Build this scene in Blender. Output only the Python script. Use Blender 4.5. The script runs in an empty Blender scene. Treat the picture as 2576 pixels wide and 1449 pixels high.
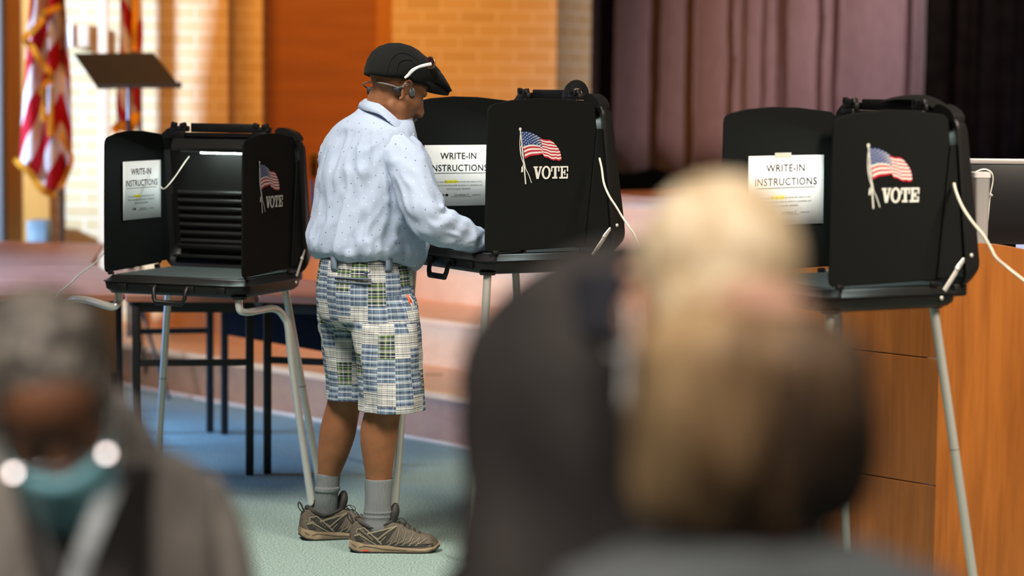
import bpy, bmesh, math, random
from mathutils import Vector, Matrix, noise
V = Vector
R = math.radians
SC = bpy.context.scene
COL = SC.collection
random.seed(7)

# ---------------------------------------------------------------- camera
CAM_H, PITCH, ROLL = 1.61, R(4.88), 0.01
FPX, CX, CY = 6080.0, 1288.0, 724.5
_cr, _sr, _cp, _sp = math.cos(ROLL), math.sin(ROLL), math.cos(PITCH), math.sin(PITCH)
CF = V((0, _cp, -_sp))
CR = V((1, 0, 0)) * _cr + V((0, _sp, _cp)) * _sr
CU = V((0, _sp, _cp)) * _cr - V((1, 0, 0)) * _sr
CO = V((0, 0, CAM_H))
cam = bpy.data.cameras.new('camera')
cam.lens, cam.sensor_width, cam.clip_end = 36 * FPX / 2576, 36, 200
cam.dof.use_dof = True
cam.dof.focus_distance = 8.22
cam.dof.aperture_fstop = 1.4
camo = bpy.data.objects.new('camera', cam)
COL.objects.link(camo)
m = Matrix.Identity(4)
for i, ax in enumerate((CR, CU, -CF)):
    for j in range(3):
        m[j][i] = ax[j]
m.translation = CO
camo.matrix_world = m
SC.camera = camo

# ---------------------------------------------------------------- exposure, sky, lights
SC.view_settings.view_transform = 'Standard'
SC.view_settings.look = 'None'
SC.view_settings.exposure = 0.0
SC.view_settings.gamma = 1.0
SC.view_settings.use_curve_mapping = False
wd = bpy.data.worlds.new('world')
SC.world = wd
wd.use_nodes = True
wd.node_tree.nodes['Background'].inputs[0].default_value = (1.0, 0.93, 0.84, 1)
wd.node_tree.nodes['Background'].inputs[1].default_value = 0.09


def lamp(name, kind, loc, target, power, color, size=1.0, size_y=None, spread=None, angle=None):
    l = bpy.data.lights.new(name, kind)
    l.energy, l.color = power, color
    if kind == 'AREA':
        l.shape = 'RECTANGLE'
        l.size, l.size_y = size, size_y or size
        if spread:
            l.spread = R(spread)
    if kind == 'SUN' and angle:
        l.angle = R(angle)
    if kind == 'SPOT':
        l.spot_size, l.spot_blend, l.shadow_soft_size = R(spread or 60), 0.6, size
    o = bpy.data.objects.new(name, l)
    o.location = loc
    o.rotation_euler = (V(target) - V(loc)).to_track_quat('-Z', 'Y').to_euler()
    COL.objects.link(o)
    return o


WARM, NEUT, COOL = (1.0, 0.43, 0.055), (1.0, 0.93, 0.85), (0.62, 0.78, 1.0)
lamp('daylight', 'AREA', (-7.2, 9.4, 3.1), (-2.1, 13.6, 1.5), 215, (0.46, 0.68, 1.0), 0.45, 0.45, spread=60)
lamp('window_sky', 'AREA', (-3.95, 10.25, 1.0), (-0.4, 11.2, 0.25), 105, (0.30, 0.52, 1.0), 2.0, 1.0, spread=58)
lamp('hall_and_fill_light', 'AREA', (-1.5, 5.9, 4.3), (-0.8, 7.9, 0.6), 47, (1.0, 0.92, 0.82), 1.5, 1.2, spread=66)
lamp('hall_and_fill_light', 'AREA', (-1.5, 1.2, 4.0), (-0.75, 3.35, 1.1), 19, (1.0, 0.92, 0.84), 0.8, 0.8, spread=52)  # added fill aimed at the seated man, not a fixture of the hall
lamp('hall_and_fill_light', 'AREA', (0.9, 1.3, 4.0), (0.25, 2.85, 1.25), 8, (1.0, 0.92, 0.84), 0.8, 0.8, spread=48)  # added fill that lifts the hair of the two people seen from behind
lamp('stage_lamp', 'AREA', (-1.7, 10.7, 4.4), (-0.45, 13.9, 1.5), 52, WARM, 2.0, 0.6, spread=85)
lamp('curtain_pleat_light', 'AREA', (2.6, 11.0, 4.2), (1.65, 14.6, 1.7), 22, (0.95, 0.86, 0.90), 0.3, 0.3, spread=46)  # added light, placed so the pleats show; no fixture hangs there
lamp('lectern_fill', 'AREA', (2.6, 4.8, 3.9), (1.5, 7.7, 0.6), 46, (1.0, 0.86, 0.70), 1.0, 1.0, spread=60)  # added light that brightens the lectern, no real fixture


# ---------------------------------------------------------------- pixels of the photo turned into places
def ray(u, v):
    return CF + CR * ((u - CX) / FPX) - CU * ((v - CY) / FPX)


def at(u, v, y):
    d = ray(u, v)
    return CO + d * (y / d.y)


def atz(u, v, z):
    d = ray(u, v)
    return CO + d * ((z - CAM_H) / d.z)


# ---------------------------------------------------------------- materials
MATS = {}


def mat(name, col, rough=0.6, metal=0.0, emit=0.0, spec=0.5, var=0.0, vscale=8, bump=0.0, bscale=60, sheen=0.0, coat=0.0, stretch=None):
    if name in MATS:
        return MATS[name]
    mt = bpy.data.materials.new(name)
    mt.use_nodes = True
    nt = mt.node_tree
    b = nt.nodes['Principled BSDF']
    b.inputs['Base Color'].default_value = (*col, 1)
    b.inputs['Roughness'].default_value = rough
    b.inputs['Metallic'].default_value = metal
    b.inputs['Specular IOR Level'].default_value = spec
    b.inputs['Sheen Weight'].default_value = sheen
    b.inputs['Coat Weight'].default_value = coat
    if emit:
        b.inputs['Emission Color'].default_value = (*col, 1)
        b.inputs['Emission Strength'].default_value = emit
    if var or bump:
        tc = nt.nodes.new('ShaderNodeTexCoord')
        mp = nt.nodes.new('ShaderNodeMapping')
        nt.links.new(tc.outputs['Object'], mp.inputs[0])
        if stretch:
            mp.inputs['Scale'].default_value = stretch
        if var:
            n = nt.nodes.new('ShaderNodeTexNoise')
            n.inputs['Scale'].default_value = vscale
            n.inputs['Detail'].default_value = 5
            nt.links.new(mp.outputs[0], n.inputs['Vector'])
            r = nt.nodes.new('ShaderNodeValToRGB')
            r.color_ramp.elements[0].position, r.color_ramp.elements[1].position = 0.3, 0.7
            r.color_ramp.elements[0].color = (*[c * (1 - var) for c in col], 1)
            r.color_ramp.elements[1].color = (*[min(1, c * (1 + var)) for c in col], 1)
            nt.links.new(n.outputs[0], r.inputs[0])
            nt.links.new(r.outputs[0], b.inputs['Base Color'])
        if bump:
            n2 = nt.nodes.new('ShaderNodeTexNoise')
            n2.inputs['Scale'].default_value = bscale
            n2.inputs['Detail'].default_value = 3
            nt.links.new(mp.outputs[0], n2.inputs['Vector'])
            bp = nt.nodes.new('ShaderNodeBump')
            bp.inputs['Strength'].default_value = bump
            bp.inputs['Distance'].default_value = 0.01
            nt.links.new(n2.outputs[0], bp.inputs['Height'])
            nt.links.new(bp.outputs[0], b.inputs['Normal'])
    MATS[name] = mt
    return mt


class NT:
    """small helper to wire shader nodes"""

    def __init__(s, name, rough=0.6, spec=0.5):
        s.m = bpy.data.materials.new(name)
        s.m.use_nodes = True
        s.t = s.m.node_tree
        s.b = s.t.nodes['Principled BSDF']
        s.b.inputs['Roughness'].default_value = rough
        s.b.inputs['Specular IOR Level'].default_value = spec
        s.tc = s.n('ShaderNodeTexCoord')
        MATS[name] = s.m

    def n(s, t, **kw):
        x = s.t.nodes.new(t)
        for k, v in kw.items():
            setattr(x, k, v)
        return x

    def l(s, a, b):
        s.t.links.new(a, b)

    def put(s, sock, v):
        if hasattr(v, 'links'):
            s.l(v, sock)
        else:
            sock.default_value = v

    def math(s, op, a, b=0.0):
        x = s.n('ShaderNodeMath', operation=op)
        s.put(x.inputs[0], a)
        s.put(x.inputs[1], b)
        return x.outputs[0]

    def mix(s, f, a, b, mode='MIX'):
        x = s.n('ShaderNodeMix', data_type='RGBA', blend_type=mode)
        s.put(x.inputs[0], f)
        for sock, v in ((x.inputs[6], a), (x.inputs[7], b)):
            if hasattr(v, 'links'):
                s.l(v, sock)
            else:
                sock.default_value = (*v, 1)
        return x.outputs[2]

    def ramp(s, f, stops, const=False):
        x = s.n('ShaderNodeValToRGB')
        cr = x.color_ramp
        if const:
            cr.interpolation = 'CONSTANT'
        while len(cr.elements) < len(stops):
            cr.elements.new(0.5)
        for e, (p, c) in zip(cr.elements, stops):
            e.position = p
            e.color = (*c, 1)
        s.put(x.inputs[0], f)
        return x.outputs[0]

    def mapping(s, src, scale=(1, 1, 1), rot=(0, 0, 0), loc=(0, 0, 0)):
        x = s.n('ShaderNodeMapping')
        s.l(s.tc.outputs[src], x.inputs[0])
        x.inputs['Scale'].default_value = scale
        x.inputs['Rotation'].default_value = rot
        x.inputs['Location'].default_value = loc
        return x.outputs[0]

    def noise(s, vec, scale, detail=4):
        x = s.n('ShaderNodeTexNoise')
        s.l(vec, x.inputs['Vector'])
        x.inputs['Scale'].default_value = scale
        x.inputs['Detail'].default_value = detail
        return x.outputs[0]

    def bump(s, h, strength=0.3, dist=0.01):
        x = s.n('ShaderNodeBump')
        s.l(h, x.inputs['Height'])
        x.inputs['Strength'].default_value = strength
        x.inputs['Distance'].default_value = dist
        s.l(x.outputs[0], s.b.inputs['Normal'])

    def color(s, c):
        s.l(c, s.b.inputs['Base Color'])
        return s.m


def wood(name, c0, c1, along='z', scale=1.0, rough=0.4):
    w = NT(name, rough)
    sc = {'x': (0.6, 9, 9), 'y': (9, 0.6, 9), 'z': (9, 9, 0.6)}[along]
    vec = w.mapping('Object', tuple(k * scale for k in sc))
    n1 = w.noise(vec, 2.2, 6)
    n2 = w.noise(vec, 9.0, 5)
    f = w.math('ADD', w.math('MULTIPLY', n1, 0.65), w.math('MULTIPLY', n2, 0.35))
    return w.color(w.ramp(f, [(0.36, c0), (0.64, c1)]))


def brick(name, c0, c1, mortar, rough=0.8):
    w = NT(name, rough)
    sp = w.n('ShaderNodeSeparateXYZ')
    w.l(w.tc.outputs['UV'], sp.inputs[0])
    cm = w.n('ShaderNodeCombineXYZ')
    w.l(sp.outputs[0], cm.inputs[0])
    w.l(sp.outputs[1], cm.inputs[1])
    b = w.n('ShaderNodeTexBrick')
    w.l(cm.outputs[0], b.inputs['Vector'])
    b.inputs['Color1'].default_value = (*c0, 1)
    b.inputs['Color2'].default_value = (*c1, 1)
    b.inputs['Mortar'].default_value = (*mortar, 1)
    b.inputs['Scale'].default_value = 1.0
    b.inputs['Mortar Size'].default_value = 0.007
    b.inputs['Mortar Smooth'].default_value = 0.2
    b.inputs['Bias'].default_value = -0.1
    b.inputs['Brick Width'].default_value = 0.21
    b.inputs['Row Height'].default_value = 0.0745
    w.bump(b.outputs['Fac'], -0.35, 0.006)
    return w.color(b.outputs['Color'])


# ---------------------------------------------------------------- mesh building
def cr_curve(pts, n=8):
    """Catmull-Rom through tuples of any length"""
    pts = [tuple(p) for p in pts]
    out = []
    P = [pts[0]] + pts + [pts[-1]]
    for k in range(1, len(P) - 2):
        a, b, c, d = P[k - 1:k + 3]
        for i in range(n):
            t = i / n
            out.append(tuple(0.5 * (2 * b[j] + (c[j] - a[j]) * t + (2 * a[j] - 5 * b[j] + 4 * c[j] - d[j]) * t * t
                                    + (3 * b[j] - a[j] - 3 * c[j] + d[j]) * t ** 3) for j in range(len(b))))
    out.append(pts[-1])
    return out


class MB:
    def __init__(s):
        s.v, s.f, s.uv, s.mi = [], [], [], []
        s.m = 0

    def add(s, vs, fs, uvs=None):
        o = len(s.v)
        s.v += [V(p) for p in vs]
        for k, f in enumerate(fs):
            s.f.append([i + o for i in f])
            s.mi.append(s.m)
            s.uv.append(uvs[k] if uvs else None)
        return s

    def box(s, c, size, rot=None, bev=0.0):
        bm = bmesh.new()
        bmesh.ops.create_cube(bm, size=1)
        for v in bm.verts:
            v.co = V((v.co.x * size[0], v.co.y * size[1], v.co.z * size[2]))
        if bev:
            bmesh.ops.bevel(bm, geom=bm.edges[:], offset=bev, segments=2, affect='EDGES', profile=0.5)
        M = (rot.to_4x4() if rot else Matrix.Identity(4))
        bm.verts.index_update()
        vs = [M @ v.co + V(c) for v in bm.verts]
        s.add(vs, [[v.index for v in f.verts] for f in bm.faces])
        bm.free()
        return s

    def prism(s, poly, fn, w0, w1):
        """poly: list of (a,b); fn(a,b,w)->xyz"""
        n = len(poly)
        vs = [fn(a, b, w0) for a, b in poly] + [fn(a, b, w1) for a, b in poly]
        fs = [list(range(n))[::-1], list(range(n, 2 * n))]
        fs += [[i, (i + 1) % n, n + (i + 1) % n, n + i] for i in range(n)]
        return s.add(vs, fs)

    def face(s, pts):
        return s.add(pts, [list(range(len(pts)))])

    def loft(s, rings, cap0=True, cap1=True, closed=True, uw=1.0, vs_=None):
        n = len(rings[0])
        vs = [p for r in rings for p in r]
        fs, uv = [], []
        d = [0.0]
        for k in range(1, len(rings)):
            d.append(d[-1] + (sum((V(p) for p in rings[k]), V()) / n - sum((V(p) for p in rings[k - 1]), V()) / n).length)
        if vs_:
            d = vs_
        m_ = n if closed else n - 1
        for k in range(len(rings) - 1):
            for i in range(m_):
                j = (i + 1) % n
                fs.append([k * n + i, k * n + j, (k + 1) * n + j, (k + 1) * n + i])
                u0, u1 = uw * i / n, uw * (i + 1) / n
                uv.append([(u0, d[k]), (u1, d[k]), (u1, d[k + 1]), (u0, d[k + 1])])
        if cap0:
            fs.append(list(range(n))[::-1])
            uv.append([(0, 0)] * n)
        if cap1:
            fs.append([(len(rings) - 1) * n + i for i in range(n)])
            uv.append([(0, 0)] * n)
        return s.add(vs, fs, uv)

    def tube(s, pts, r, n=10, caps=True, flat=1.0, smooth=0, ref=None):
        pts = [V(p) for p in pts]
        rs = list(r) if isinstance(r, (list, tuple)) else [r] * len(pts)
        if smooth:
            q = cr_curve([(*p, rr) for p, rr in zip(pts, rs)], smooth)
            pts, rs = [V(p[:3]) for p in q], [p[3] for p in q]
        rings = []
        t0 = (pts[1] - pts[0]).normalized()
        a = V(ref) if ref else (V((0, 0, 1)) if abs(t0.z) < 0.9 else V((1, 0, 0)))
        for k, p in enumerate(pts):
            t = (pts[min(k + 1, len(pts) - 1)] - pts[max(k - 1, 0)]).normalized()
            a = (a - t * a.dot(t)).normalized()
            b = t.cross(a)
            rings.append([p + (a * math.cos(2 * math.pi * i / n) * flat + b * math.sin(2 * math.pi * i / n)) * rs[k] for i in range(n)])
        return s.loft(rings, caps, caps, uw=2 * math.pi * max(rs))

    def ball(s, c, r, n=16, M=None):
        r = (r, r, r) if isinstance(r, (int, float)) else r
        M = M or Matrix.Identity(3)
        c = V(c)
        rings = []
        for k in range(1, n // 2):
            ph = math.pi * k / (n // 2)
            rings.append([c + M @ V((r[0] * math.sin(ph) * math.cos(2 * math.pi * i / n), r[1] * math.sin(ph) * math.sin(2 * math.pi * i / n), -r[2] * math.cos(ph))) for i in range(n)])
        o = len(s.v)
        s.loft(rings, False, False)
        b, t = len(s.v), len(s.v) + 1
        s.v += [c + M @ V((0, 0, -r[2])), c + M @ V((0, 0, r[2]))]
        e = o + (len(rings) - 1) * n
        for i in range(n):
            j = (i + 1) % n
            for f in ([o + j, o + i, b], [e + i, e + j, t]):
                s.f.append(f)
                s.mi.append(s.m)
                s.uv.append(None)
        return s

    def xf(s, M, start=0):
        for i in range(start, len(s.v)):
            s.v[i] = M @ s.v[i]
        return s


def rrect(hw, hh, r, n=5, cx=0, cy=0):
    out = []
    for qx, qy, a0 in ((1, 1, 0), (-1, 1, 90), (-1, -1, 180), (1, -1, 270)):
        for i in range(n + 1):
            a = R(a0 + 90 * i / n)
            out.append((cx + qx * (hw - r) + r * math.cos(a), cy + qy * (hh - r) + r * math.sin(a)))
    return out


def mesh_of(name, mb, mats, smooth=40):
    me = bpy.data.meshes.new(name)
    me.from_pydata([tuple(p) for p in mb.v], [], mb.f)
    for mt in (mats if isinstance(mats, (list, tuple)) else [mats]):
        me.materials.append(mt)
    for p, i in zip(me.polygons, mb.mi):
        p.material_index = i
    if any(u for u in mb.uv):
        ul = me.uv_layers.new(name='uv')
        for p, u in zip(me.polygons, mb.uv):
            if u:
                for k, li in enumerate(p.loop_indices):
                    ul.data[li].uv = u[k]
    me.validate()
    me.update()
    bm = bmesh.new()
    bm.from_mesh(me)
    bmesh.ops.recalc_face_normals(bm, faces=bm.faces)
    bm.to_mesh(me)
    bm.free()
    if smooth:
        me.shade_smooth()
        me.set_sharp_from_angle(angle=R(smooth))
    return me


def obj(name, mb, mats, parent=None, smooth=40, bev=0.0, sub=0, world=False):
    """link one mesh object; world=True means the shape was laid out in room coordinates"""
    if world and parent:
        o0, rz = root_of(parent)
        M = (Matrix.Translation(o0) @ Matrix.Rotation(rz, 4, 'Z')).inverted()
        mb.xf(M)
    o = bpy.data.objects.new(name, mesh_of(name, mb, mats, smooth))
    COL.objects.link(o)
    if parent:
        o.parent = parent
    if bev:
        md = o.modifiers.new('b', 'BEVEL')
        md.width, md.segments, md.limit_method, md.angle_limit = bev, 2, 'ANGLE', R(40)
    if sub:
        md = o.modifiers.new('s', 'SUBSURF')
        md.levels = md.render_levels = sub
    return o


def root_of(o):
    while o.parent:
        o = o.parent
    return V(o.location), o.rotation_euler.z


def tag(o, label, cat, group=None):
    o['label'], o['category'] = label, cat
    if group:
        o['group'] = group
    return o


def thing(name, label, cat, loc=(0, 0, 0), rz=0.0, group=None):
    o = bpy.data.objects.new(name, None)
    o.empty_display_size = 0.05
    COL.objects.link(o)
    o.location, o.rotation_euler = loc, (0, 0, rz)
    return tag(o, label, cat, group)


def struct(name, mb, mats, smooth=0, bev=0, parent=None):
    o = obj(name, mb, mats, parent, smooth, bev)
    o['kind'] = 'structure'
    return o


def fused(mb, voxel, smooth_n=6, fac=0.5):
    """one continuous skin around overlapping shapes -> MB"""
    me = mesh_of('tmp', mb, [], 0)
    o = bpy.data.objects.new('tmp', me)
    COL.objects.link(o)
    rm = o.modifiers.new('r', 'REMESH')
    rm.mode, rm.voxel_size = 'VOXEL', voxel
    sm = o.modifiers.new('s', 'SMOOTH')
    sm.iterations, sm.factor = smooth_n, fac
    dg = bpy.context.evaluated_depsgraph_get()
    dg.update()
    ev = o.evaluated_get(dg)
    m2 = ev.to_mesh()
    r = MB()
    r.v = [v.co.copy() for v in m2.vertices]
    r.f = [list(p.vertices) for p in m2.polygons]
    r.mi, r.uv = [0] * len(r.f), [None] * len(r.f)
    ev.to_mesh_clear()
    bpy.data.objects.remove(o)
    bpy.data.meshes.remove(me)
    return r


def text_mb(txt, size, fn, mb=None, align='CENTER', shear=0.0, bold=0.0, space=1.0, sx=1.0):
    """letters as flat faces; fn(a, b) -> xyz"""
    cu = bpy.data.curves.new('t', 'FONT')
    cu.body, cu.size, cu.align_x, cu.shear, cu.offset, cu.space_character = txt, size, align, shear, bold, space
    cu.resolution_u = 3
    o = bpy.data.objects.new('t', cu)
    COL.objects.link(o)
    dg = bpy.context.evaluated_depsgraph_get()
    dg.update()
    me = o.evaluated_get(dg).to_mesh()
    mb = mb or MB()
    mb.add([fn(v.co.x * sx, v.co.y) for v in me.vertices], [list(p.vertices) for p in me.polygons])
    o.evaluated_get(dg).to_mesh_clear()
    bpy.data.objects.remove(o)
    bpy.data.curves.remove(cu)
    return mb


def sstep(a, b, x):
    t = max(0.0, min(1.0, (x - a) / (b - a)))
    return t * t * (3 - 2 * t)

# ================================================================ the setting
M_TAN = brick('tan_brick', (0.62, 0.45, 0.24), (0.55, 0.385, 0.19), (0.70, 0.58, 0.42))
M_PALE = MATS['tan_brick']
M_DOOR = wood('door_wood', (0.26, 0.085, 0.010), (0.34, 0.115, 0.015), 'x', 1.0, 0.45)
M_PANEL = wood('panel_wood', (0.50, 0.21, 0.035), (0.62, 0.27, 0.05), 'z', 1.0, 0.45)
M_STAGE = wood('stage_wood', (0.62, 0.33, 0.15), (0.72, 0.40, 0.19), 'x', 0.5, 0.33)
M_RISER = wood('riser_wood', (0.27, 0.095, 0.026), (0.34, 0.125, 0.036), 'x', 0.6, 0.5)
M_TRIM = mat('pale_trim', (0.62, 0.47, 0.33), 0.5)
M_WHITE = mat('white_paint', (0.8, 0.78, 0.74), 0.5)
M_GREY = mat('grey_paint', (0.13, 0.125, 0.12), 0.6)

cp = NT('carpet', 0.95, 0.1)
v1 = cp.mapping('Object')
n1 = cp.noise(v1, 150, 3)
n2 = cp.noise(v1, 55, 4)
n3 = cp.noise(v1, 1.3, 3)
c1 = cp.ramp(n1, [(0.30, (0.095, 0.145, 0.14)), (0.52, (0.24, 0.34, 0.315)), (0.72, (0.48, 0.585, 0.53))])
c2 = cp.mix(cp.math('MULTIPLY', n2, 0.35), c1, (0.24, 0.33, 0.31))
M_CARPET = cp.color(c2)
cp.bump(n1, 0.6, 0.006)

fl = MB().add([(-7, -2, 0), (7, -2, 0), (7, 18, 0), (-7, 18, 0)], [[0, 1, 2, 3]])
struct('floor', fl, M_CARPET)


def wall_strip(mb, a, b, z0, z1):
    a, b = V(a), V(b)
    L = (b - a).length
    u0 = a.x * 1.0
    mb.add([(a.x, a.y, z0), (b.x, b.y, z0), (b.x, b.y, z1), (a.x, a.y, z1)], [[0, 1, 2, 3]],
           [[(u0, z0), (u0 + L, z0), (u0 + L, z1), (u0, z1)]])


YW = 13.6
XW = lambda u, y=YW: at(u, 300, y).x
bk = MB()
xa, xb, xc, xd, xe = XW(130), XW(573), XW(660, YW + .3), XW(985, YW + .3), XW(1398, YW + .3)
wall_strip(bk, (xa, YW), (xb, YW), 0, 4.6)
wall_strip(bk, (xb, YW), (xb, YW + .3), 0, 4.6)
wall_strip(bk, (xb, YW + .3), (xc, YW + .3), 0, 4.6)
wall_strip(bk, (xc, YW + .3), (xc, YW + .5), 0, 4.6)
wall_strip(bk, (xd, YW + .5), (xd, YW + .3), 0, 4.6)
wall_strip(bk, (xd, YW + .3), (xe, YW + .3), 0, 4.6)
xf_ = XW(1484, YW + 0.75)
wall_strip(bk, (xe, YW + .3), (xf_, YW + .75), 0, 4.6)
wall_strip(bk, (xf_, YW + .75), (xf_ - .05, YW + 2.6), 0, 4.6)
struct('wall_back', bk, M_TAN)
# door in the recess, boards running across
dr = MB().box(((xc + xd) / 2, YW + .53, 2.3), (xd - xc, .05, 4.6))
d1 = struct('door_1', dr, M_DOOR)
fr = MB().box((xd - .05, YW + .49, 2.3), (.1, .06, 4.6), bev=.006)
struct('door_frame', fr, wood('frame_wood', (0.36, 0.14, 0.018), (0.45, 0.18, 0.026), 'z', 1.0, 0.45), parent=d1)
hp = at(789, 408, YW + .49)
hn = MB().ball(hp, (.022, .02, .03)).box(hp + V((0, .012, -.02)), (.04, .012, .14), bev=.004)
struct('door_handle', hn, mat('dark_bronze', (0.06, 0.045, 0.02), 0.35, 0.8), parent=d1)
# panelled end of the hall beside the flags
pn = MB()
pn.box(((XW(22) + xa) / 2 - .0, YW - .02, 2.3), (xa - XW(22), .1, 4.6), bev=.004)
struct('wall_panel', pn, M_PANEL)
gp = MB().box((XW(-60), YW - .1, 2.3), (XW(22) - XW(-142), .12, 4.6), bev=.01)
struct('trim_grey', gp, M_GREY)
p0 = at(261, 300, YW - .25)
struct('trim_post', MB().box((p0.x, p0.y, 2.3), (.05, .05, 4.6), bev=.004), M_TRIM)
# unseen window wall, far to the side: two openings sized to shape the daylight
wl = MB()
XL = -4.2
for y0, y1, z0, z1 in ((-2, 9.2, 0, 4.6), (9.2, 11.3, 0, .4), (9.2, 11.3, 1.5, 4.6), (11.3, 11.48, 0, 4.6), (11.48, 13.3, 0, .5), (11.48, 13.3, 3.6, 4.6), (13.3, YW, 0, 4.6)):
    wl.box((XL - .1, (y0 + y1) / 2, (z0 + z1) / 2), (.2, y1 - y0, z1 - z0))
wl.box(((XL + XW(-142)) / 2, YW, 2.3), (XW(-142) - XL, .15, 4.6))
struct('wall_left', wl, mat('plaster', (0.55, 0.5, 0.43), 0.8))
for k, (y0, y1, z0, z1) in enumerate(((9.2, 11.3, .4, 1.5), (11.48, 13.3, .5, 3.6))):
    w = MB()
    for yy in (y0 + .03, y1 - .03):
        w.box((XL - .1, yy, (z0 + z1) / 2), (.08, .06, z1 - z0))
    for zz in (z0 + .03, z1 - .03):
        w.box((XL - .1, (y0 + y1) / 2, zz), (.08, y1 - y0 - .12, .06))
    struct('window_%d' % (k + 1), w, M_WHITE)

# stage tiers: broad steps running on a slant, then the stage floor
SD = V((0.667, -0.745, 0)).normalized()
SN = V((SD.y * -1, SD.x, 0))          # away from the hall
if SN.y < 0:
    SN = -SN
S0 = V((-0.911, 11.335, 0))
RH, TD = 0.232, 0.60
for k in range(3):
    a = S0 + SN * (TD * k) - SD * 4.2
    b = S0 + SN * (TD * k) + SD * 4.1
    z0, z1 = RH * k, RH * (k + 1)
    back = SN * (TD + .04 if k < 2 else TD + .04)
    tr = MB()
    def fn(p, z):
        return (p.x, p.y, z)
    tr.m = 0
    # riser and tread, with a rounded nosing
    a2, b2 = a + SN * .015, b + SN * .015
    tr.add([fn(a2, 0), fn(b2, 0), fn(b2, z1 - .03), fn(a2, z1 - .03)], [[0, 1, 2, 3]])
    tr.m = 1
    an, bn = a - SN * .012, b - SN * .012
    tr.add([fn(an, z1 - .03), fn(bn, z1 - .03), fn(bn, z1 - .006), fn(an, z1 - .006), fn(an + SN * .008, z1), fn(bn + SN * .008, z1),
            fn(b + back, z1), fn(a + back, z1), fn(a2, z1 - .03), fn(b2, z1 - .03)],
           [[0, 1, 2, 3], [3, 2, 5, 4], [4, 5, 6, 7], [0, 1, 9, 8]])
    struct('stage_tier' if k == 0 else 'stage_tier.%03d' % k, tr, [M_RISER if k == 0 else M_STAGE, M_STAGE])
a = S0 + SN * (TD * 3)
b = a + SD * 4.1
zt = 1.035
o_ = S0 + SN * (TD * 3)
t0 = (xf_ - 0.12 - o_.x) / SD.x
a = o_ + SD * t0
stg = MB()
bk_ = SN * 4.5
stg.m = 0
stg.add([(a.x, a.y, 0), (b.x, b.y, 0), (b.x, b.y, zt - .035), (a.x, a.y, zt - .035)], [[0, 1, 2, 3]])
stg.m = 1
stg.add([(a.x - SN.x * .02, a.y - SN.y * .02, zt - .035), (b.x - SN.x * .02, b.y - SN.y * .02, zt - .035), (b.x - SN.x * .02, b.y - SN.y * .02, zt), (a.x - SN.x * .02, a.y - SN.y * .02, zt),
         (b.x + bk_.x, b.y + bk_.y, zt), (a.x + bk_.x, a.y + bk_.y, zt)], [[0, 1, 2, 3], [3, 2, 4, 5]])
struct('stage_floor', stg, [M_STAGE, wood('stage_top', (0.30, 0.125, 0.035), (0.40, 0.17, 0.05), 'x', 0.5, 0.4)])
# pale cove strip along the foot of the stage
c0, c1 = S0 - SD * 4.2 - SN * .02, S0 + SD * 4.1 - SN * .02
struct('baseboard_stage', MB().tube([(c0.x, c0.y, .012), (c1.x, c1.y, .009)], .012, 8), mat('cove', (0.46, 0.30, 0.19), 0.6), smooth=60)
# dark wing behind the curtains
struct('wall_stage', MB().box((3.0, 17.2, 2.3), (6.4, .1, 4.6)), mat('stage_black', (0.02, 0.014, 0.012), 0.9))


# curtains: deep pleats along the slant of the stage
def pleats(name, label, p0, p1, m_, depth, seedv, nf, amp_f, cat='curtain', z0=1.06, z1=4.4, keys=None):
    p0, p1 = V(p0), V(p1)
    d = (p1 - p0)
    L = d.length
    d.normalize()
    nn = V((d.y, -d.x, 0))
    cols = 420
    rows = 14
    vs, fs = [], []
    for r in range(rows + 1):
        z = z0 + (z1 - z0) * r / rows
        h = r / rows
        for c in range(cols + 1):
            t = c / cols
            # uneven pleats: position warped, width varying with height
            w = t + 0.012 * math.sin(t * 23 + seedv) + 0.006 * math.sin(z * 1.1 + t * 40)
            ph = keys(w) if keys else w * nf
            if keys:
                # each pleat: a short steep face, then a long slope
                f_ = ph - math.floor(ph)
                w_ = keys(w, True)
                g_ = math.sqrt(max(0, 1 - (f_ / .86) ** 2)) if f_ < .86 else sstep(.86, 1, f_)
                off = max(.07, min(.21, .62 * w_ * L)) * (g_ - .6)
            else:
                s_ = math.sin(2 * math.pi * ph)
                off = amp_f * (abs(s_) ** 0.75) * (1 if s_ > 0 else -1) * (0.75 + .35 * noise.noise(V((ph * .6, z * .25, seedv))))
            q = p0 + d * (L * t) + nn * (off + .02 * noise.noise(V((t * 9, z * .4, seedv + 3))))
            zz = z - (.02 * math.sin(t * 31) * (1 - h) if r == 0 else 0)
            vs.append((q.x, q.y, zz))
    for r in range(rows):
        for c in range(cols):
            i = r * (cols + 1) + c
            fs.append([i, i + 1, i + cols + 2, i + cols + 1])
    o = obj(name, MB().add(vs, fs), m_, None, 80)
    md = o.modifiers.new('t', 'SOLIDIFY')
    md.thickness = .006
    return tag(o, label, cat)


vel = NT('velvet', 0.95, 0.15)
nv = vel.noise(vel.mapping('Object', (14, 14, 1.5)), 6, 4)
vel.b.inputs['Sheen Weight'].default_value = 0.35
vel.b.inputs['Sheen Roughness'].default_value = 0.4
vel.b.inputs['Sheen Tint'].default_value = (0.75, 0.6, 0.62, 1)
M_VEL = vel.color(vel.ramp(nv, [(0.3, (0.115, 0.070, 0.071)), (0.7, (0.155, 0.098, 0.098))]))


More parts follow.
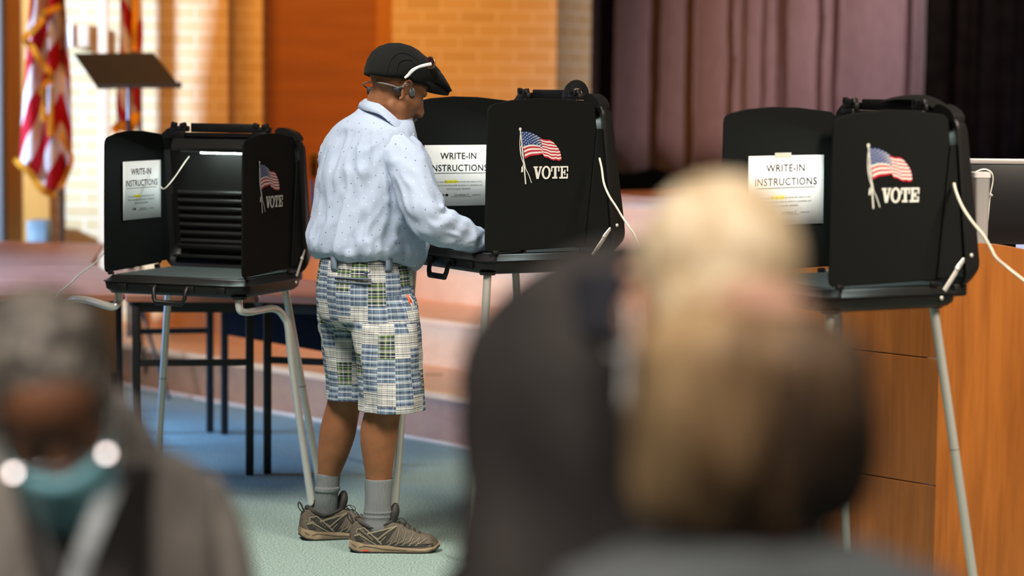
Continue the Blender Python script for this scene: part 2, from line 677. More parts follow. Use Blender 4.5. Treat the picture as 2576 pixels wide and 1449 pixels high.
def ckeys(w, width=False):
    # wide folds first, then a cluster of narrow ones, then one wide flat fold
    pts = [(-.1, -.8), (.02, 0), (.176, 1), (.31, 2), (.418, 3), (.468, 4), (.536, 5), (.577, 6), (.613, 7), (.726, 8), (.80, 9), (1.0, 10), (1.2, 11)]
    for (a, b), (c, d) in zip(pts, pts[1:]):
        if w <= c:
            if width:
                return (c - a) / (d - b)
            return b + (d - b) * (w - a) / (c - a)
    return .2 if width else 10


cA, cB = at(1560, 432, 15.5), at(2297, 432, 13.86)
pleats('stage_curtain', 'mauve velvet stage curtain hanging in deep pleats above the stage floor', (cA.x, cA.y, 0), (cB.x, cB.y, 0), M_VEL, .1, 2.0, 8, .13, keys=ckeys)
cC = at(1478, 432, 15.3)
cD = at(1600, 432, 15.75)
pleats('wing_curtain', 'narrow dark curtain leg between the brick corner and the mauve curtain', (cC.x, cC.y + .25, 0), (cD.x, cD.y + .15, 0), mat('dark_velvet', (0.028, 0.017, 0.016), 1.0, spec=0.05, var=.2, vscale=20), .05, 5.0, 3, .03)
cE, cF = at(2240, 432, 14.3), at(2700, 432, 13.6)
pleats('masking_curtain', 'near black curtain filling the stage side beyond the mauve curtain', (cE.x, cE.y, 0), (cF.x, cF.y, 0), mat('black_velvet', (0.006, 0.004, 0.0035), 1.0, spec=0.03, var=.3, vscale=10), .05, 9.0, 6, .05)

# ================================================================ voting booths
M_BLK = mat('black_plastic', (0.008, 0.0078, 0.0075), 0.45, spec=0.3, bump=.12, bscale=500)
M_BLK2 = mat('black_shell', (0.009, 0.0085, 0.008), 0.4, spec=0.35)
M_FLAP = mat('black_panel', (0.0068, 0.0078, 0.0075), 0.65, spec=0.08, bump=.1, bscale=700)
M_TOP = mat('writing_board', (0.055, 0.068, 0.068), 0.42, spec=0.4)
M_CHROME = mat('chrome', (0.74, 0.72, 0.67), 0.3, 0.5)
M_TUBE = mat('brushed_tube', (0.60, 0.59, 0.54), 0.38, 0.55)
M_LED = mat('lamp_glow', (0.82, 1.0, 0.96), 0.4, emit=95)
M_LBAR = mat('lamp_bar', (0.22, 0.21, 0.2), 0.5)
M_INK = mat('black_ink', (0.012, 0.012, 0.016), 1.0, spec=0.0)
M_EW = mat('print_white', (0.74, 0.74, 0.68), 0.6)
M_ER = mat('print_red', (0.50, 0.012, 0.035), 0.6)
M_EB = mat('print_blue', (0.013, 0.045, 0.19), 0.6)
M_PAPER = mat('paper', (0.84, 0.86, 0.87), 0.9, spec=0.1)
M_CORD = mat('white_cord', (0.76, 0.72, 0.62), 0.5)

W2, TD_, XP = 0.30, 0.50, 0.2785


def emblem(zt, parent):
    """printed flag on a pole and the word VOTE, on the outer face of the panel"""
    X0 = XP + .0046
    f = lambda zx, zy, lift=0.0: (X0 + lift, .097 + zx * 1.834e-4, zt + .4595 - zy * 1.5546e-4)
    T = cr_curve([(270, 185), (430, 193), (590, 258), (700, 330), (790, 357), (870, 356), (940, 390)], 6)
    B = cr_curve([(360, 765), (480, 708), (640, 690), (735, 672), (772, 738), (850, 752), (950, 806), (1040, 800), (1075, 822), (1140, 800)], 4)
    res = lambda c, s: tuple(c[int(min(s * (len(c) - 1), len(c) - 1.001))][j] * (1 - (s * (len(c) - 1)) % 1) + c[min(int(s * (len(c) - 1)) + 1, len(c) - 1)][j] * ((s * (len(c) - 1)) % 1) for j in (0, 1))

    def P(s, fr):
        s = min(s, .9999)
        a, b = res(T, s), res(B, s)
        wob = 9 * math.sin(s * 16 + fr * 3) * fr * (1 - fr) * 3
        return a[0] + (b[0] - a[0]) * fr + 55 * s ** 3 * math.sin(math.pi * fr), a[1] + (b[1] - a[1]) * fr + wob
    mb = MB()
    N = 26
    for k in range(13):
        mb.m = 1 if k % 2 == 0 else 0
        for i in range(N):
            q = [P(i / N, k / 13), P((i + 1) / N, k / 13), P((i + 1) / N, (k + 1) / 13), P(i / N, (k + 1) / 13)]
            mb.face([f(*p) for p in q])
    mb.m = 2
    for i in range(12):
        q = [P(i * .46 / 12, -.01), P((i + 1) * .46 / 12, -.01), P((i + 1) * .46 / 12, .54), P(i * .46 / 12, .54)]
        mb.face([f(*p, .0004) for p in q])
    mb.m = 0
    for r in range(9):
        for c in range(6 if r % 2 == 0 else 5):
            s = (c + .5 + (r % 2) * .5) * .46 / 6
            x, y = P(s, .54 * (r + .6) / 9.3)
            mb.face([f(x + 11 * math.cos(a * math.pi / 3), y + 12 * math.sin(a * math.pi / 3), .0008) for a in range(6)])

    def line(pts, w, lift=.0006):
        for (x0, y0), (x1, y1) in zip(pts, pts[1:]):
            d = V((y1 - y0, x0 - x1)).normalized() * w / 2
            mb.face([f(x0 + d.x, y0 + d.y, lift), f(x1 + d.x, y1 + d.y, lift), f(x1 - d.x, y1 - d.y, lift), f(x0 - d.x, y0 - d.y, lift)])
    line([(250, 130), (285, 420), (335, 860), (378, 1312)], 26)
    line(cr_curve([(258, 200), (245, 400), (255, 600), (290, 770), (330, 870), (375, 980), (440, 1110), (503, 1288)], 4), 15)
    line(cr_curve([(275, 250), (290, 420), (262, 560), (310, 720), (350, 850), (372, 960)], 4), 10)
    line([(322, 880), (308, 940)], 8)
    mb.face([f(290, 935), f(322, 925), f(320, 1050), f(280, 1055)])
    mb.face([f(250 + 29 * math.cos(a * .5236), 128 + 34 * math.sin(a * .5236), .0009) for a in range(12)])
    obj('flag_emblem', mb, [M_EW, M_ER, M_EB], parent, 0)['label'] = 'printed waving flag on a pole'
    mb = MB()
    g = lambda x, y: f(x, y, .0004)
    rc = lambda x0, y0, x1, y1: mb.face([g(x0, y0), g(x1, y0), g(x1, y1), g(x0, y1)])
    for q in ((540, 932, 635, 965), (662, 932, 725, 965), (918, 932, 1098, 965), (918, 965, 945, 1048), (1070, 965, 1098, 1048), (985, 965, 1035, 1165), (945, 1165, 1057, 1202),
              (1108, 932, 1288, 965), (1260, 965, 1288, 1050), (1130, 965, 1175, 1165), (1097, 1165, 1283, 1204), (1255, 1095, 1283, 1165), (1175, 1050, 1205, 1085), (1205, 1010, 1228, 1130)):
        rc(*q)
    mb.face([g(560, 965), g(612, 965), g(640, 1095), g(606, 1202)])
    mb.face([g(606, 1202), g(640, 1095), g(674, 965), g(706, 965), g(655, 1202)])
    ring = [[(815 + rx * math.cos(a * .2618), 1068 + ry * math.sin(a * .2618)) for a in range(24)] for rx, ry in ((98, 145), (52, 108))]
    for i in range(24):
        j = (i + 1) % 24
        mb.face([g(*ring[0][i]), g(*ring[0][j]), g(*ring[1][j]), g(*ring[1][i])])
    obj('vote_lettering', mb, M_EW, parent, 0)['label'] = 'white printed word VOTE'


def voting_booth(label, X, Y, zt, deg, legs, strap=None, lit=True):
    t = thing('voting_booth', label, 'voting booth', (X, Y, 0), R(deg), 'voting booths')
    # ---- tray
    yc = TD_ / 2
    def rg(inset, z, r=.055):
        return [(x, y, zt + z) for x, y in rrect(W2 - inset, yc - inset, max(.02, r), 5, 0, yc)]
    mb = MB().loft([rg(.06, -.044), rg(.035, -.045), rg(.018, -.040, .06), rg(.008, -.028), rg(.004, -.004), rg(.0, -.002), rg(.0, .001), rg(.006, .002), rg(.022, .018), rg(.026, .021), rg(.036, .021), rg(.04, .008), rg(.06, .006)])
    obj('tray', mb, M_BLK2, t, 35)
    mb = MB()
    bd = [(-.247, .045), (-.15, .035), (.15, .033), (.247, .045), (.247, .47), (-.247, .47)]
    mb.prism(bd, lambda a, b, w: (a, b, zt + w + .003 * math.sin((a + .2) * 9)), .021, .026)
    obj('writing_surface', mb, M_TOP, t, 0, bev=.001)
    # notch line at the front and moulded ribs
    for x in (-.20, -.075, .075, .2):
        obj('tray_rib', MB().box((x, .002, zt - .018), (.035, .008, .026), bev=.003), M_BLK, t, 35)
    # ---- handle
    hz = zt - .012
    pts = [(-.066, .004, hz), (-.066, -.006, hz - .008), (-.062, -.012, hz - .04), (-.052, -.014, hz - .056), (.052, -.014, hz - .056), (.062, -.012, hz - .04), (.066, -.006, hz - .008), (.066, .004, hz)]
    mb = MB().tube(pts, [.008, .008, .008, .0105, .0105, .008, .008, .008], 10)
    obj('handle', mb, M_BLK2, t, 50)
    # ---- lid: a shallow shell that leans over the tray
    def lr(i, yb, yt, z0, z1, r):
        return [(x, yb + (yt - yb) * (z - z0) / (z1 - z0), zt + z) for x, z in rrect(W2 - i, (z1 - z0) / 2, r, 6, 0, (z0 + z1) / 2)]
    rings = [lr(.0, .509, .452, .014, .532, .05), lr(-.002, .517, .457, .012, .535, .05), lr(.002, .540, .474, .022, .533, .05), lr(.004, .565, .492, .042, .528, .055), lr(.02, .573, .503, .068, .515, .05)]
    mb = MB().loft(rings, False, True)
    inn = [lr(.0, .509, .452, .014, .532, .05), lr(.012, .509, .452, .026, .520, .045), lr(.03, .545, .482, .075, .50, .04)]
    mb.loft(inn, False, True)
    for k in range(7):
        z = .118 + k * .031
        yb = .545 + (.482 - .545) * (z - .075) / .425 - .003
        mb.tube([(-.245, yb, zt + z), (.245, yb, zt + z)], .0115, 10)
    mb.box((0, .517, zt + .10), (.50, .02, .016), bev=.005)
    mb.box((0, .505, zt + .062), (.52, .03, .012), bev=.004)
    # rounded hump on the top edge
    for hump in ([(.19, .515), (.193, .548), (.205, .558), (.225, .559), (.25, .552), (.275, .540), (.29, .523), (.29, .51)], [(-.215, .515), (-.22, .552), (-.235, .556), (-.26, .548), (-.285, .528), (-.288, .51)]):
        mb.prism(hump, lambda a, b, w: (a, w, zt + b), .450, .492)
    mb.box((0, .512, zt + .006), (.54, .05, .04), bev=.008)
    obj('lid', mb, M_BLK2, t, 40)
    mb = MB().box((-.03, .468, zt + .553), (.27, .022, .034), bev=.003)
    for x in (-.12, .05):
        mb.tube([(x, .455, zt + .558), (x, .4565, zt + .558)], .004, 8)
    obj('carry_bar', mb, M_BLK, t, 35)
    for x0 in (-.21, .135):
        mb = MB().box((x0, .458, zt + .548), (.07, .035, .022), bev=.005)
        mb.box((x0 - .018, .446, zt + .564), (.022, .018, .018), Matrix.Rotation(.3, 3, 'Y'), .003).box((x0 + .02, .446, zt + .562), (.024, .018, .018), Matrix.Rotation(-.3, 3, 'Y'), .003)
        mb.box((x0, .44, zt + .525), (.06, .012, .03), bev=.003)
        obj('latch', mb, M_BLK, t, 35)
    # ---- lamp hood with its light
    yb = lambda z: .507 + (.452 - .507) * (z - .032) / .5
    prof = [(.05, .515), (-.075, .512), (-.085, .478), (-.08, .468), (.04, .468)]
    mb = MB()
    for s0 in (0,):
        mb.loft([[(x, yb(.49) + y, zt + z) for y, z in prof] for x in (-.2, .2)])
    mb.loft([[(x, y, zt + z) for y, z in ((.53, .462), (.505, .462), (.515, .345), (.54, .345))] for x in (-.205, .205)])
    obj('lamp_hood', mb, M_BLK, t, 30)
    mb = MB().box((-.0, yb(.46) - .03, zt + .4655), (.36, .05, .006), bev=.002)
    lb = obj('lamp_bar', mb, M_LBAR, t, 30)
    mb = MB().box((.03, yb(.46) - .03, zt + .460), (.27, .016, .006), bev=.002)
    obj('lamp_tube', mb, M_LED if lit else M_WHITE, lb, 30)
    # ---- side panels
    for s in (1, -1):
        e = [(.03, .030), (.43, .040), (.437, .10), (.443, .26), (.447, .33), (.452, .42), (.440, .515), (.425, .528)]
        arc = [(.40, .531), (.30, .541), (.20, .543), (.11, .536), (.045, .524), (.030, .518), (.021, .508), (.018, .494)]
        poly = e + arc + [(.014, .25), (.013, .06), (.016, .042), (.022, .034)]
        lean = lambda b: 0.0
        mb = MB().prism(poly, lambda a, b, w: (s * XP + w + s * .004 * math.sin(a * 9), a, zt + b), -.0035, .0035)
        sp = obj('side_panel', mb, M_FLAP, t, 30, bev=.0028)
        if s == 1:
            emblem(zt, sp)
        mb = MB().prism([(.405, .045), (.505, .045), (.484, .26), (.464, .44), (.445, .44)], lambda a, b, w: (s * (XP + .006) + w, a, zt + b), -.003, .004)
        obj('hinge_flap', mb, M_FLAP, t, 30, bev=.002)
        for yy in (.055, .40):
            obj('panel_clip', MB().box((s * XP, yy, zt + .028), (.012, .026, .016), bev=.004).ball((s * (XP - .004), yy + .01, zt + .026), .006, 8), M_BLK, t, 40)
        # folding stay
        x = s * (W2 - .006)
        p = [V((x, .428, zt + .008)), V((x, .470, zt + .062)), V((x, .475, zt + .072)), V((x, .498, zt + .098)), V((x + s * .002, .517, zt + .109))]
        mb = MB().tube(p[:3], .0075, 8, flat=.25, ref=(1, 0, 0)).tube(p[2:], [.008, .006, .003], 8, flat=.25, ref=(1, 0, 0))
        mb.ball(p[2], (.006, .008, .008), 10)
        obj('hinge_stay', mb, M_CHROME, t, 50)
        for q in ((.413, -.013), (.522, .111)):
            obj('bolt', MB().ball((s * (W2 + .001), q[0], zt + q[1]), (.003, .0065, .0065), 12), M_CHROME, t, 60)
    # ---- legs
    zb = zt - .044
    for name_, pts in legs(zb):
        mb = MB().tube(pts, .0138, 14, smooth=6)
        lg = obj('leg', mb, M_CHROME if name_ == 'bent' else M_TUBE, t, 60)
        q = V(pts[-1])
        obj('foot_cap', MB().tube([q + V((0, 0, .0005)), q + V((0, 0, .03))], .0165, 12), M_BLK, lg, 50)
        c = V(pts[0])
        obj('leg_socket', MB().tube([c + V((0, 0, -.006)), c + V((0, 0, .003))], [.026, .03], 14), M_BLK2, lg, 50)
        if name_ != 'bent':
            c = V(pts[0]) * .55 + V(pts[-1]) * .45
            d = (V(pts[-1]) - V(pts[0])).normalized()
            obj('leg_ring', MB().tube([c, c + d * .004], .0146, 14), M_LBAR, lg, 50)
    # ---- strap
    if strap:
        pts_, ref_ = strap(zt)
        obj('strap', MB().tube(pts_, .026, 10, flat=.1, smooth=5, ref=ref_), M_BLK2, t, 60)
    return t


def loc_of(X, Y, deg, w):
    c, s = math.cos(R(deg)), math.sin(R(deg))
    dx, dy = w[0] - X, w[1] - Y
    return (c * dx + s * dy, -s * dx + c * dy, w[2])


B1, B2, B3 = (-1.229, 8.670, -20.7), (-0.245, 8.254, -59.5), (0.765, 7.189, -60.8)
Z1, Z2, Z3 = CAM_H - .738, CAM_H - .597, CAM_H - .613


def legs1(zb):
    w = lambda u, v, y: loc_of(*B1, at(u, v, y))
    out = []
    p = [w(602, 742, 8.60), w(601, 768, 8.60), w(606, 782, 8.605), w(626, 785, 8.64), w(660, 779, 8.75), w(682, 776, 8.81), w(700, 781, 8.85), w(716, 800, 8.88), w(725, 825, 8.89), w(735, 920, 8.91)]
    f = w(785, 1275, 9.03)
    p.append(f[:2] + (0,))
    p[0] = p[0][:2] + (zb + .003,)
    out.append(('bent', p))
    p = [w(298, 735, 8.84), w(298, 758, 8.84), w(288, 771, 8.83), w(268, 769, 8.85), w(225, 757, 8.92), w(195, 754, 8.96), w(178, 757, 8.99), w(165, 775, 9.0), w(158, 800, 9.0), w(150, 900, 9.02)]
    p.append(w(100, 1250, 9.2)[:2] + (0,))
    p[0] = p[0][:2] + (zb + .003,)
    out.append(('bent', p))
    a, b = w(717, 733, 9.02), w(812, 1275, 9.15)
    out.append(('straight', [a[:2] + (zb + .003,), b[:2] + (0,)]))
    a, b = w(425, 740, 9.22), w(392, 1150, 9.35)
    out.append(('straight', [a[:2] + (zb + .003,), b[:2] + (0,)]))
    return out


def legs_straight(zb):
    return [('straight', [(sx * .262, y0, zb + .003), (sx * x1, y1, 0)]) for sx, x1, y0, y1 in ((1, .285, .035, -.03), (-1, .285, .035, -.03), (1, .30, .45, .55), (-1, .30, .45, .55))]


def legs3(zb):
    L = legs_straight(zb)
    w = lambda u, v, y: loc_of(*B3, at(u, v, y))
    a, b = w(2348, 775, 7.19), w(2466, 1500, 7.2)
    L[2] = ('straight', [a[:2] + (zb + .003,), b[:2] + (0,)])
    return L


low_ = voting_booth('low black voting booth on bent chrome legs with a lit lamp, before the tables', *B1[:2], Z1, B1[2], legs1)
obj('blue_strip', MB().prism([(.548, .205), (.566, .200), (.552, .36), (.536, .365)], lambda a, b, w: (W2 + w - .002, a, Z1 + b), 0, .004), mat('strip_blue', (.10, .12, .30), .5), low_, 0)  # plain blue strip on the side of the lid
voting_booth('black voting booth the man in the plaid shorts is writing in', *B2[:2], Z2, B2[2], legs_straight,
             lambda z: ([(.085, .443, z + .525), (.085, .444, z + .55), (.09, .452, z + .575), (.10, .468, z + .590), (.11, .487, z + .588), (.115, .502, z + .570), (.115, .508, z + .54)], (0, 1, .1)))
voting_booth('black voting booth standing in front of the wooden lectern', *B3[:2], Z3, B3[2], legs3,
             lambda z: ([(-.05, .462, z + .568), (.0, .458, z + .574), (.06, .46, z + .578), (.12, .466, z + .576), (.17, .474, z + .562), (.21, .48, z + .540)], (0, -.3, 1)))


# ---------------------------------------------------------------- instruction sheets on the inner panels
def sheet(label, B, zt, y0, z1, w=.279, h=.216, tilt=0.0, tape=False):
    s = bpy.data.objects
    t = thing('instruction_sheet', label, 'sheet', (B[0], B[1], 0), R(B[2]), 'write-in instruction sheets')
    x0 = -XP + .0055
    cz = zt + z1 - h / 2
    cyy = y0 + w / 2

    def f(a, b, lift=0.0):
        ca, sa = math.cos(tilt), math.sin(tilt)
        curl = .006 * sstep(.09, .14, abs(a)) + .002
        return (x0 + lift + curl * .7 + .004 * math.sin(a * 9) * .3, cyy + a * ca - b * sa, cz + a * sa + b * ca)
    mb = MB()
    n = 14
    vs = [f(-w / 2 + w * i / n, sb * h / 2) for sb in (-1, 1) for i in range(n + 1)]
    mb.add(vs, [[i, i + 1, n + 2 + i, n + 1 + i] for i in range(n)])
    pg = obj('page', mb, M_PAPER, t, 60)
    md = pg.modifiers.new('t', 'SOLIDIFY')
    md.thickness = .0004
    L = .0009
    mb = text_mb('WRITE-IN', .0325, lambda a, b: f(a, b + .058, L), space=1.05, bold=.0005)
    text_mb('INSTRUCTIONS', .0325, lambda a, b: f(a, b + .0155, L), mb, space=1.08, sx=.97, bold=.0005)
    mb.add([f(-.111, .0075, L), f(.111, .0075, L), f(.111, .0092, L), f(-.111, .0092, L)], [[0, 1, 2, 3]])
    obj('heading', mb, M_INK, t, 0)
    mb = MB().add([f(-.055, -.0275, L * .6), f(-.003, -.0275, L * .6), f(-.003, -.0165, L * .6), f(-.055, -.0165, L * .6)], [[0, 1, 2, 3]])
    obj('highlighter_mark', mb, mat('highlighter', (0.85, 0.78, 0.03), 0.7), t, 0)
    mb = MB()
    for k, s_ in enumerate(('You must fill in the oval and write the name on the', 'Write-In Line if you wish to write in a candidate and', 'have it properly tabulated')):
        text_mb(s_, .0092, lambda a, b, k=k: f(a, b - .0255 - k * .0125, L), mb)
    obj('body_text', mb, mat('grey_ink', (0.05, 0.055, 0.07), 1.0, spec=0.0), t, 0)
    mb = text_mb('Candidate C', .0115, lambda a, b: f(a + .012, b - .073, L), None, shear=.25)
    mb.add([f(-.03, -.0762, L), f(.052, -.0762, L), f(.052, -.0752, L), f(-.03, -.0752, L)], [[0, 1, 2, 3]])
    text_mb('(write-in)', .0085, lambda a, b: f(a + .074, b - .073, L), mb)
    mb.face([f(-.047 + .0065 * math.cos(k * .5236), -.0695 + .0048 * math.sin(k * .5236), L) for k in range(12)])
    mb.add([f(-.072, -.0702, L), f(-.059, -.0702, L), f(-.059, -.0688, L), f(-.072, -.0688, L)], [[0, 1, 2, 3]])
    mb.add([f(-.062, -.0735, L), f(-.0555, -.0695, L), f(-.062, -.0655, L)], [[0, 1, 2]])
    obj('answer_line', mb, M_INK, t, 0)
    if tape:
        mb = MB().add([f(-.042, h / 2 + .009, L), f(.02, h / 2 + .009, L), f(.02, h / 2 - .008, L * 1.3), f(-.042, h / 2 - .008, L * 1.3)], [[0, 1, 2, 3]])
        obj('tape', mb, mat('masking_tape', (0.55, 0.55, 0.45), .5), t, 0)
    return t


sheet('write-in instruction sheet inside the low booth with bent chrome legs', B1, Z1, .13, .430, tilt=.0)
sheet('write-in instruction sheet behind the arm of the man in the blue shirt', B2, Z2, .079, .371)
sheet('write-in instruction sheet held by a strip of tape in the booth by the lectern', B3, Z3, .108, .392, w=.285, tilt=.012, tape=True)

# ballot on the occupied booth
q = thing('paper_ballot', 'white paper ballot under the arm of the man in the blue shirt', 'ballot', (B2[0], B2[1], 0), R(B2[2]))
obj('page', MB().box((-.05, .18, Z2 + .0285), (.20, .27, .001), Matrix.Rotation(.05, 3, 'Z')), M_PAPER, q, 0)
mb = MB()
for k in range(9):
    mb.box((-.07 + (k % 2) * .06, .08 + .022 * k, Z2 + .0292), (.05, .003, .0003))
obj('printed_rows', mb, M_INK, q, 0)


# cords of the booth lamps
def cord(label, pts, r=.0032):
    mb = MB().tube(pts, r, 8, smooth=6)
    o = obj('lamp_cord', mb, M_CORD, None, 60)
    return tag(o, label, 'cord', 'lamp cords')


cord('white lamp cord crossing the lit inside of the low booth', [at(476, 393, 9.10), at(462, 412, 9.08), at(440, 445, 9.04), at(415, 474, 9.0), at(404, 470, 9.06)], .0023)
cord('white lamp cord dropping from the low booth past the brown tables', [at(285, 590, 9.05), at(268, 628, 9.06), at(238, 662, 9.08), at(200, 690, 9.12), at(175, 715, 9.14), at(145, 742, 9.16), at(120, 790, 9.2), at(100, 900, 9.25), at(95, 1050, 9.3), atz(90, 1200, .006), atz(30, 1150, .006)], .003)
cord('white lamp cord down the side of the booth in use', [at(1508, 398, 8.14), at(1514, 425, 8.11), at(1519, 460, 8.06), at(1532, 492, 8.03), at(1550, 520, 8.02), at(1565, 545, 8.02), at(1582, 570, 8.0), at(1600, 600, 7.98), at(1630, 700, 7.95), at(1640, 900, 7.95), at(1645, 1150, 7.95), atz(1650, 1430, .006)], .0038)
cord('thick white lamp cord curling past the wooden lectern', [at(2400, 462, 7.14), at(2404, 480, 7.10), at(2418, 515, 7.03), at(2436, 545, 6.99), at(2455, 570, 6.98), at(2472, 590, 6.98), at(2490, 620, 6.98), at(2505, 648, 6.98), at(2528, 668, 7.0), at(2545, 682, 7.0), at(2576, 706, 7.0), at(2620, 740, 7.0), at(2660, 850, 7.02), at(2680, 1100, 7.05), atz(2690, 1520, .006)], .0042)


# ================================================================ tables behind the low booth
M_TT = mat('table_laminate', (0.44, 0.165, 0.095), 0.5, spec=0.55, var=.12, vscale=5)
M_LEG = mat('black_steel', (0.012, 0.011, 0.011), 0.45)
M_NAVY = mat('navy_modesty', (0.0045, 0.0045, 0.0055), 0.95, spec=.03)
M_DKW = wood('dark_table_wood', (0.09, 0.04, 0.015), (0.14, 0.062, 0.02), 'z', 1.0, 0.45)


def table(label, quad, legs_, bars=(), panel=None, pm=None):
    c = sum((V((*p, 0)) for p in quad), V()) / len(quad)
    t = thing('folding_table', label, 'table', (c.x, c.y, 0), 0, 'brown tables')
    L = lambda p, z: (p[0] - c.x, p[1] - c.y, z)
    mb = MB().prism(quad, lambda a, b, w: L((a, b), w), .712, .74)
    obj('tabletop', mb, [M_TT], t, 0, bev=.004)
    mb = MB()
    n = len(quad)
    for i in range(n):
        p, q_ = quad[i], quad[(i + 1) % n]
        cc = V(((p[0] + q_[0]) / 2, (p[1] + q_[1]) / 2, 0))
        mid = cc + (c - cc).normalized() * .05
        d = V((q_[0] - p[0], q_[1] - p[1], 0))
        mb.box(L((mid.x, mid.y), .69), (d.length * .86, .025, .044), Matrix.Rotation(math.atan2(d.y, d.x), 3, 'Z'))
    obj('apron', mb, M_LEG, t, 0)
    for p in legs_:
        mb = MB().box(L(p, .356), (.032, .032, .712), Matrix.Rotation(.2, 3, 'Z'), .003)
        obj('leg', mb, M_LEG, t, 30)
    for p, q_, z in bars:
        d = V((q_[0] - p[0], q_[1] - p[1], 0))
        mb = MB().box(L(((p[0] + q_[0]) / 2, (p[1] + q_[1]) / 2), z), (d.length, .024, .026), Matrix.Rotation(math.atan2(d.y, d.x), 3, 'Z'))
        obj('stretcher', mb, M_LEG, t, 0)
    if panel:
        p, q_, z0, z1 = panel
        d = V((q_[0] - p[0], q_[1] - p[1], 0))
        mb = MB().box(L(((p[0] + q_[0]) / 2, (p[1] + q_[1]) / 2), (z0 + z1) / 2), (d.length, .016, z1 - z0), Matrix.Rotation(math.atan2(d.y, d.x), 3, 'Z'), .003)
        obj('modesty_panel', mb, pm, t, 30)
    return t


table('narrow brown table under the low voting booth with black frame legs', [(-1.55, 9.66), (-1.035, 9.70), (-1.31, 11.0), (-1.82, 10.95)],
      [(-1.514, 9.70), (-1.063, 9.761), (-1.70, 10.87), (-1.374, 10.95)], [((-1.514, 9.70), (-1.063, 9.761), .463), ((-1.70, 10.87), (-1.374, 10.95), .468)])
table('brown table with a navy modesty panel behind the man in plaid shorts', [(-1.02, 9.70), (-.43, 9.56), (-.46, 10.0), (-1.28, 11.0)],
      [(-.995, 9.80), (-.52, 9.66), (-1.30, 10.89), (-.58, 10.05)], [((-.995, 9.80), (-.52, 9.66), .47)], ((-1.30, 10.9), (-.56, 9.93), .455, .70), M_NAVY)
table('brown table with a wooden front panel beside the low voting booth', [(-2.9, 9.36), (-1.565, 9.70), (-1.63, 10.29), (-2.9, 10.44)],
      [(-2.8, 9.5), (-1.62, 9.78), (-2.8, 10.36), (-1.69, 10.22)], [], ((-2.8, 9.42), (-1.60, 9.725), .42, .70), M_DKW)
table('brown table set at a slant behind the wood fronted table', [(-1.985, 10.345), (-1.645, 10.31), (-1.98, 11.35), (-2.85, 10.93), (-2.85, 10.47)],
      [(-1.98, 10.42), (-1.70, 10.40), (-2.0, 11.25), (-2.7, 10.92)])
table('brown table farthest back, in front of the flags', [(-3.3, 10.86), (-2.86, 10.95), (-1.985, 11.375), (-2.15, 12.72), (-3.3, 12.86)],
      [(-3.2, 11.0), (-2.08, 11.5), (-2.22, 12.6), (-3.2, 12.7)])

# ================================================================ flags, music stand, things by the wall
M_POLE = mat('pole_wood', (0.075, 0.032, 0.012), 0.4)
M_BRASS = mat('brass', (0.55, 0.42, 0.22), 0.35, 0.7)
M_GOLD = mat('gold_fringe', (0.80, 0.36, 0.012), 0.75, bump=.6, bscale=220)
fs = NT('flag_stripes', 0.75, 0.2)
sp = fs.n('ShaderNodeSeparateXYZ')
fs.l(fs.tc.outputs['UV'], sp.inputs[0])
par = fs.math('GREATER_THAN', fs.math('FRACT', sp.outputs[0]), 0.5)
M_STR = fs.color(fs.mix(par, (0.72, 0.66, 0.68), (0.47, 0.008, 0.022)))


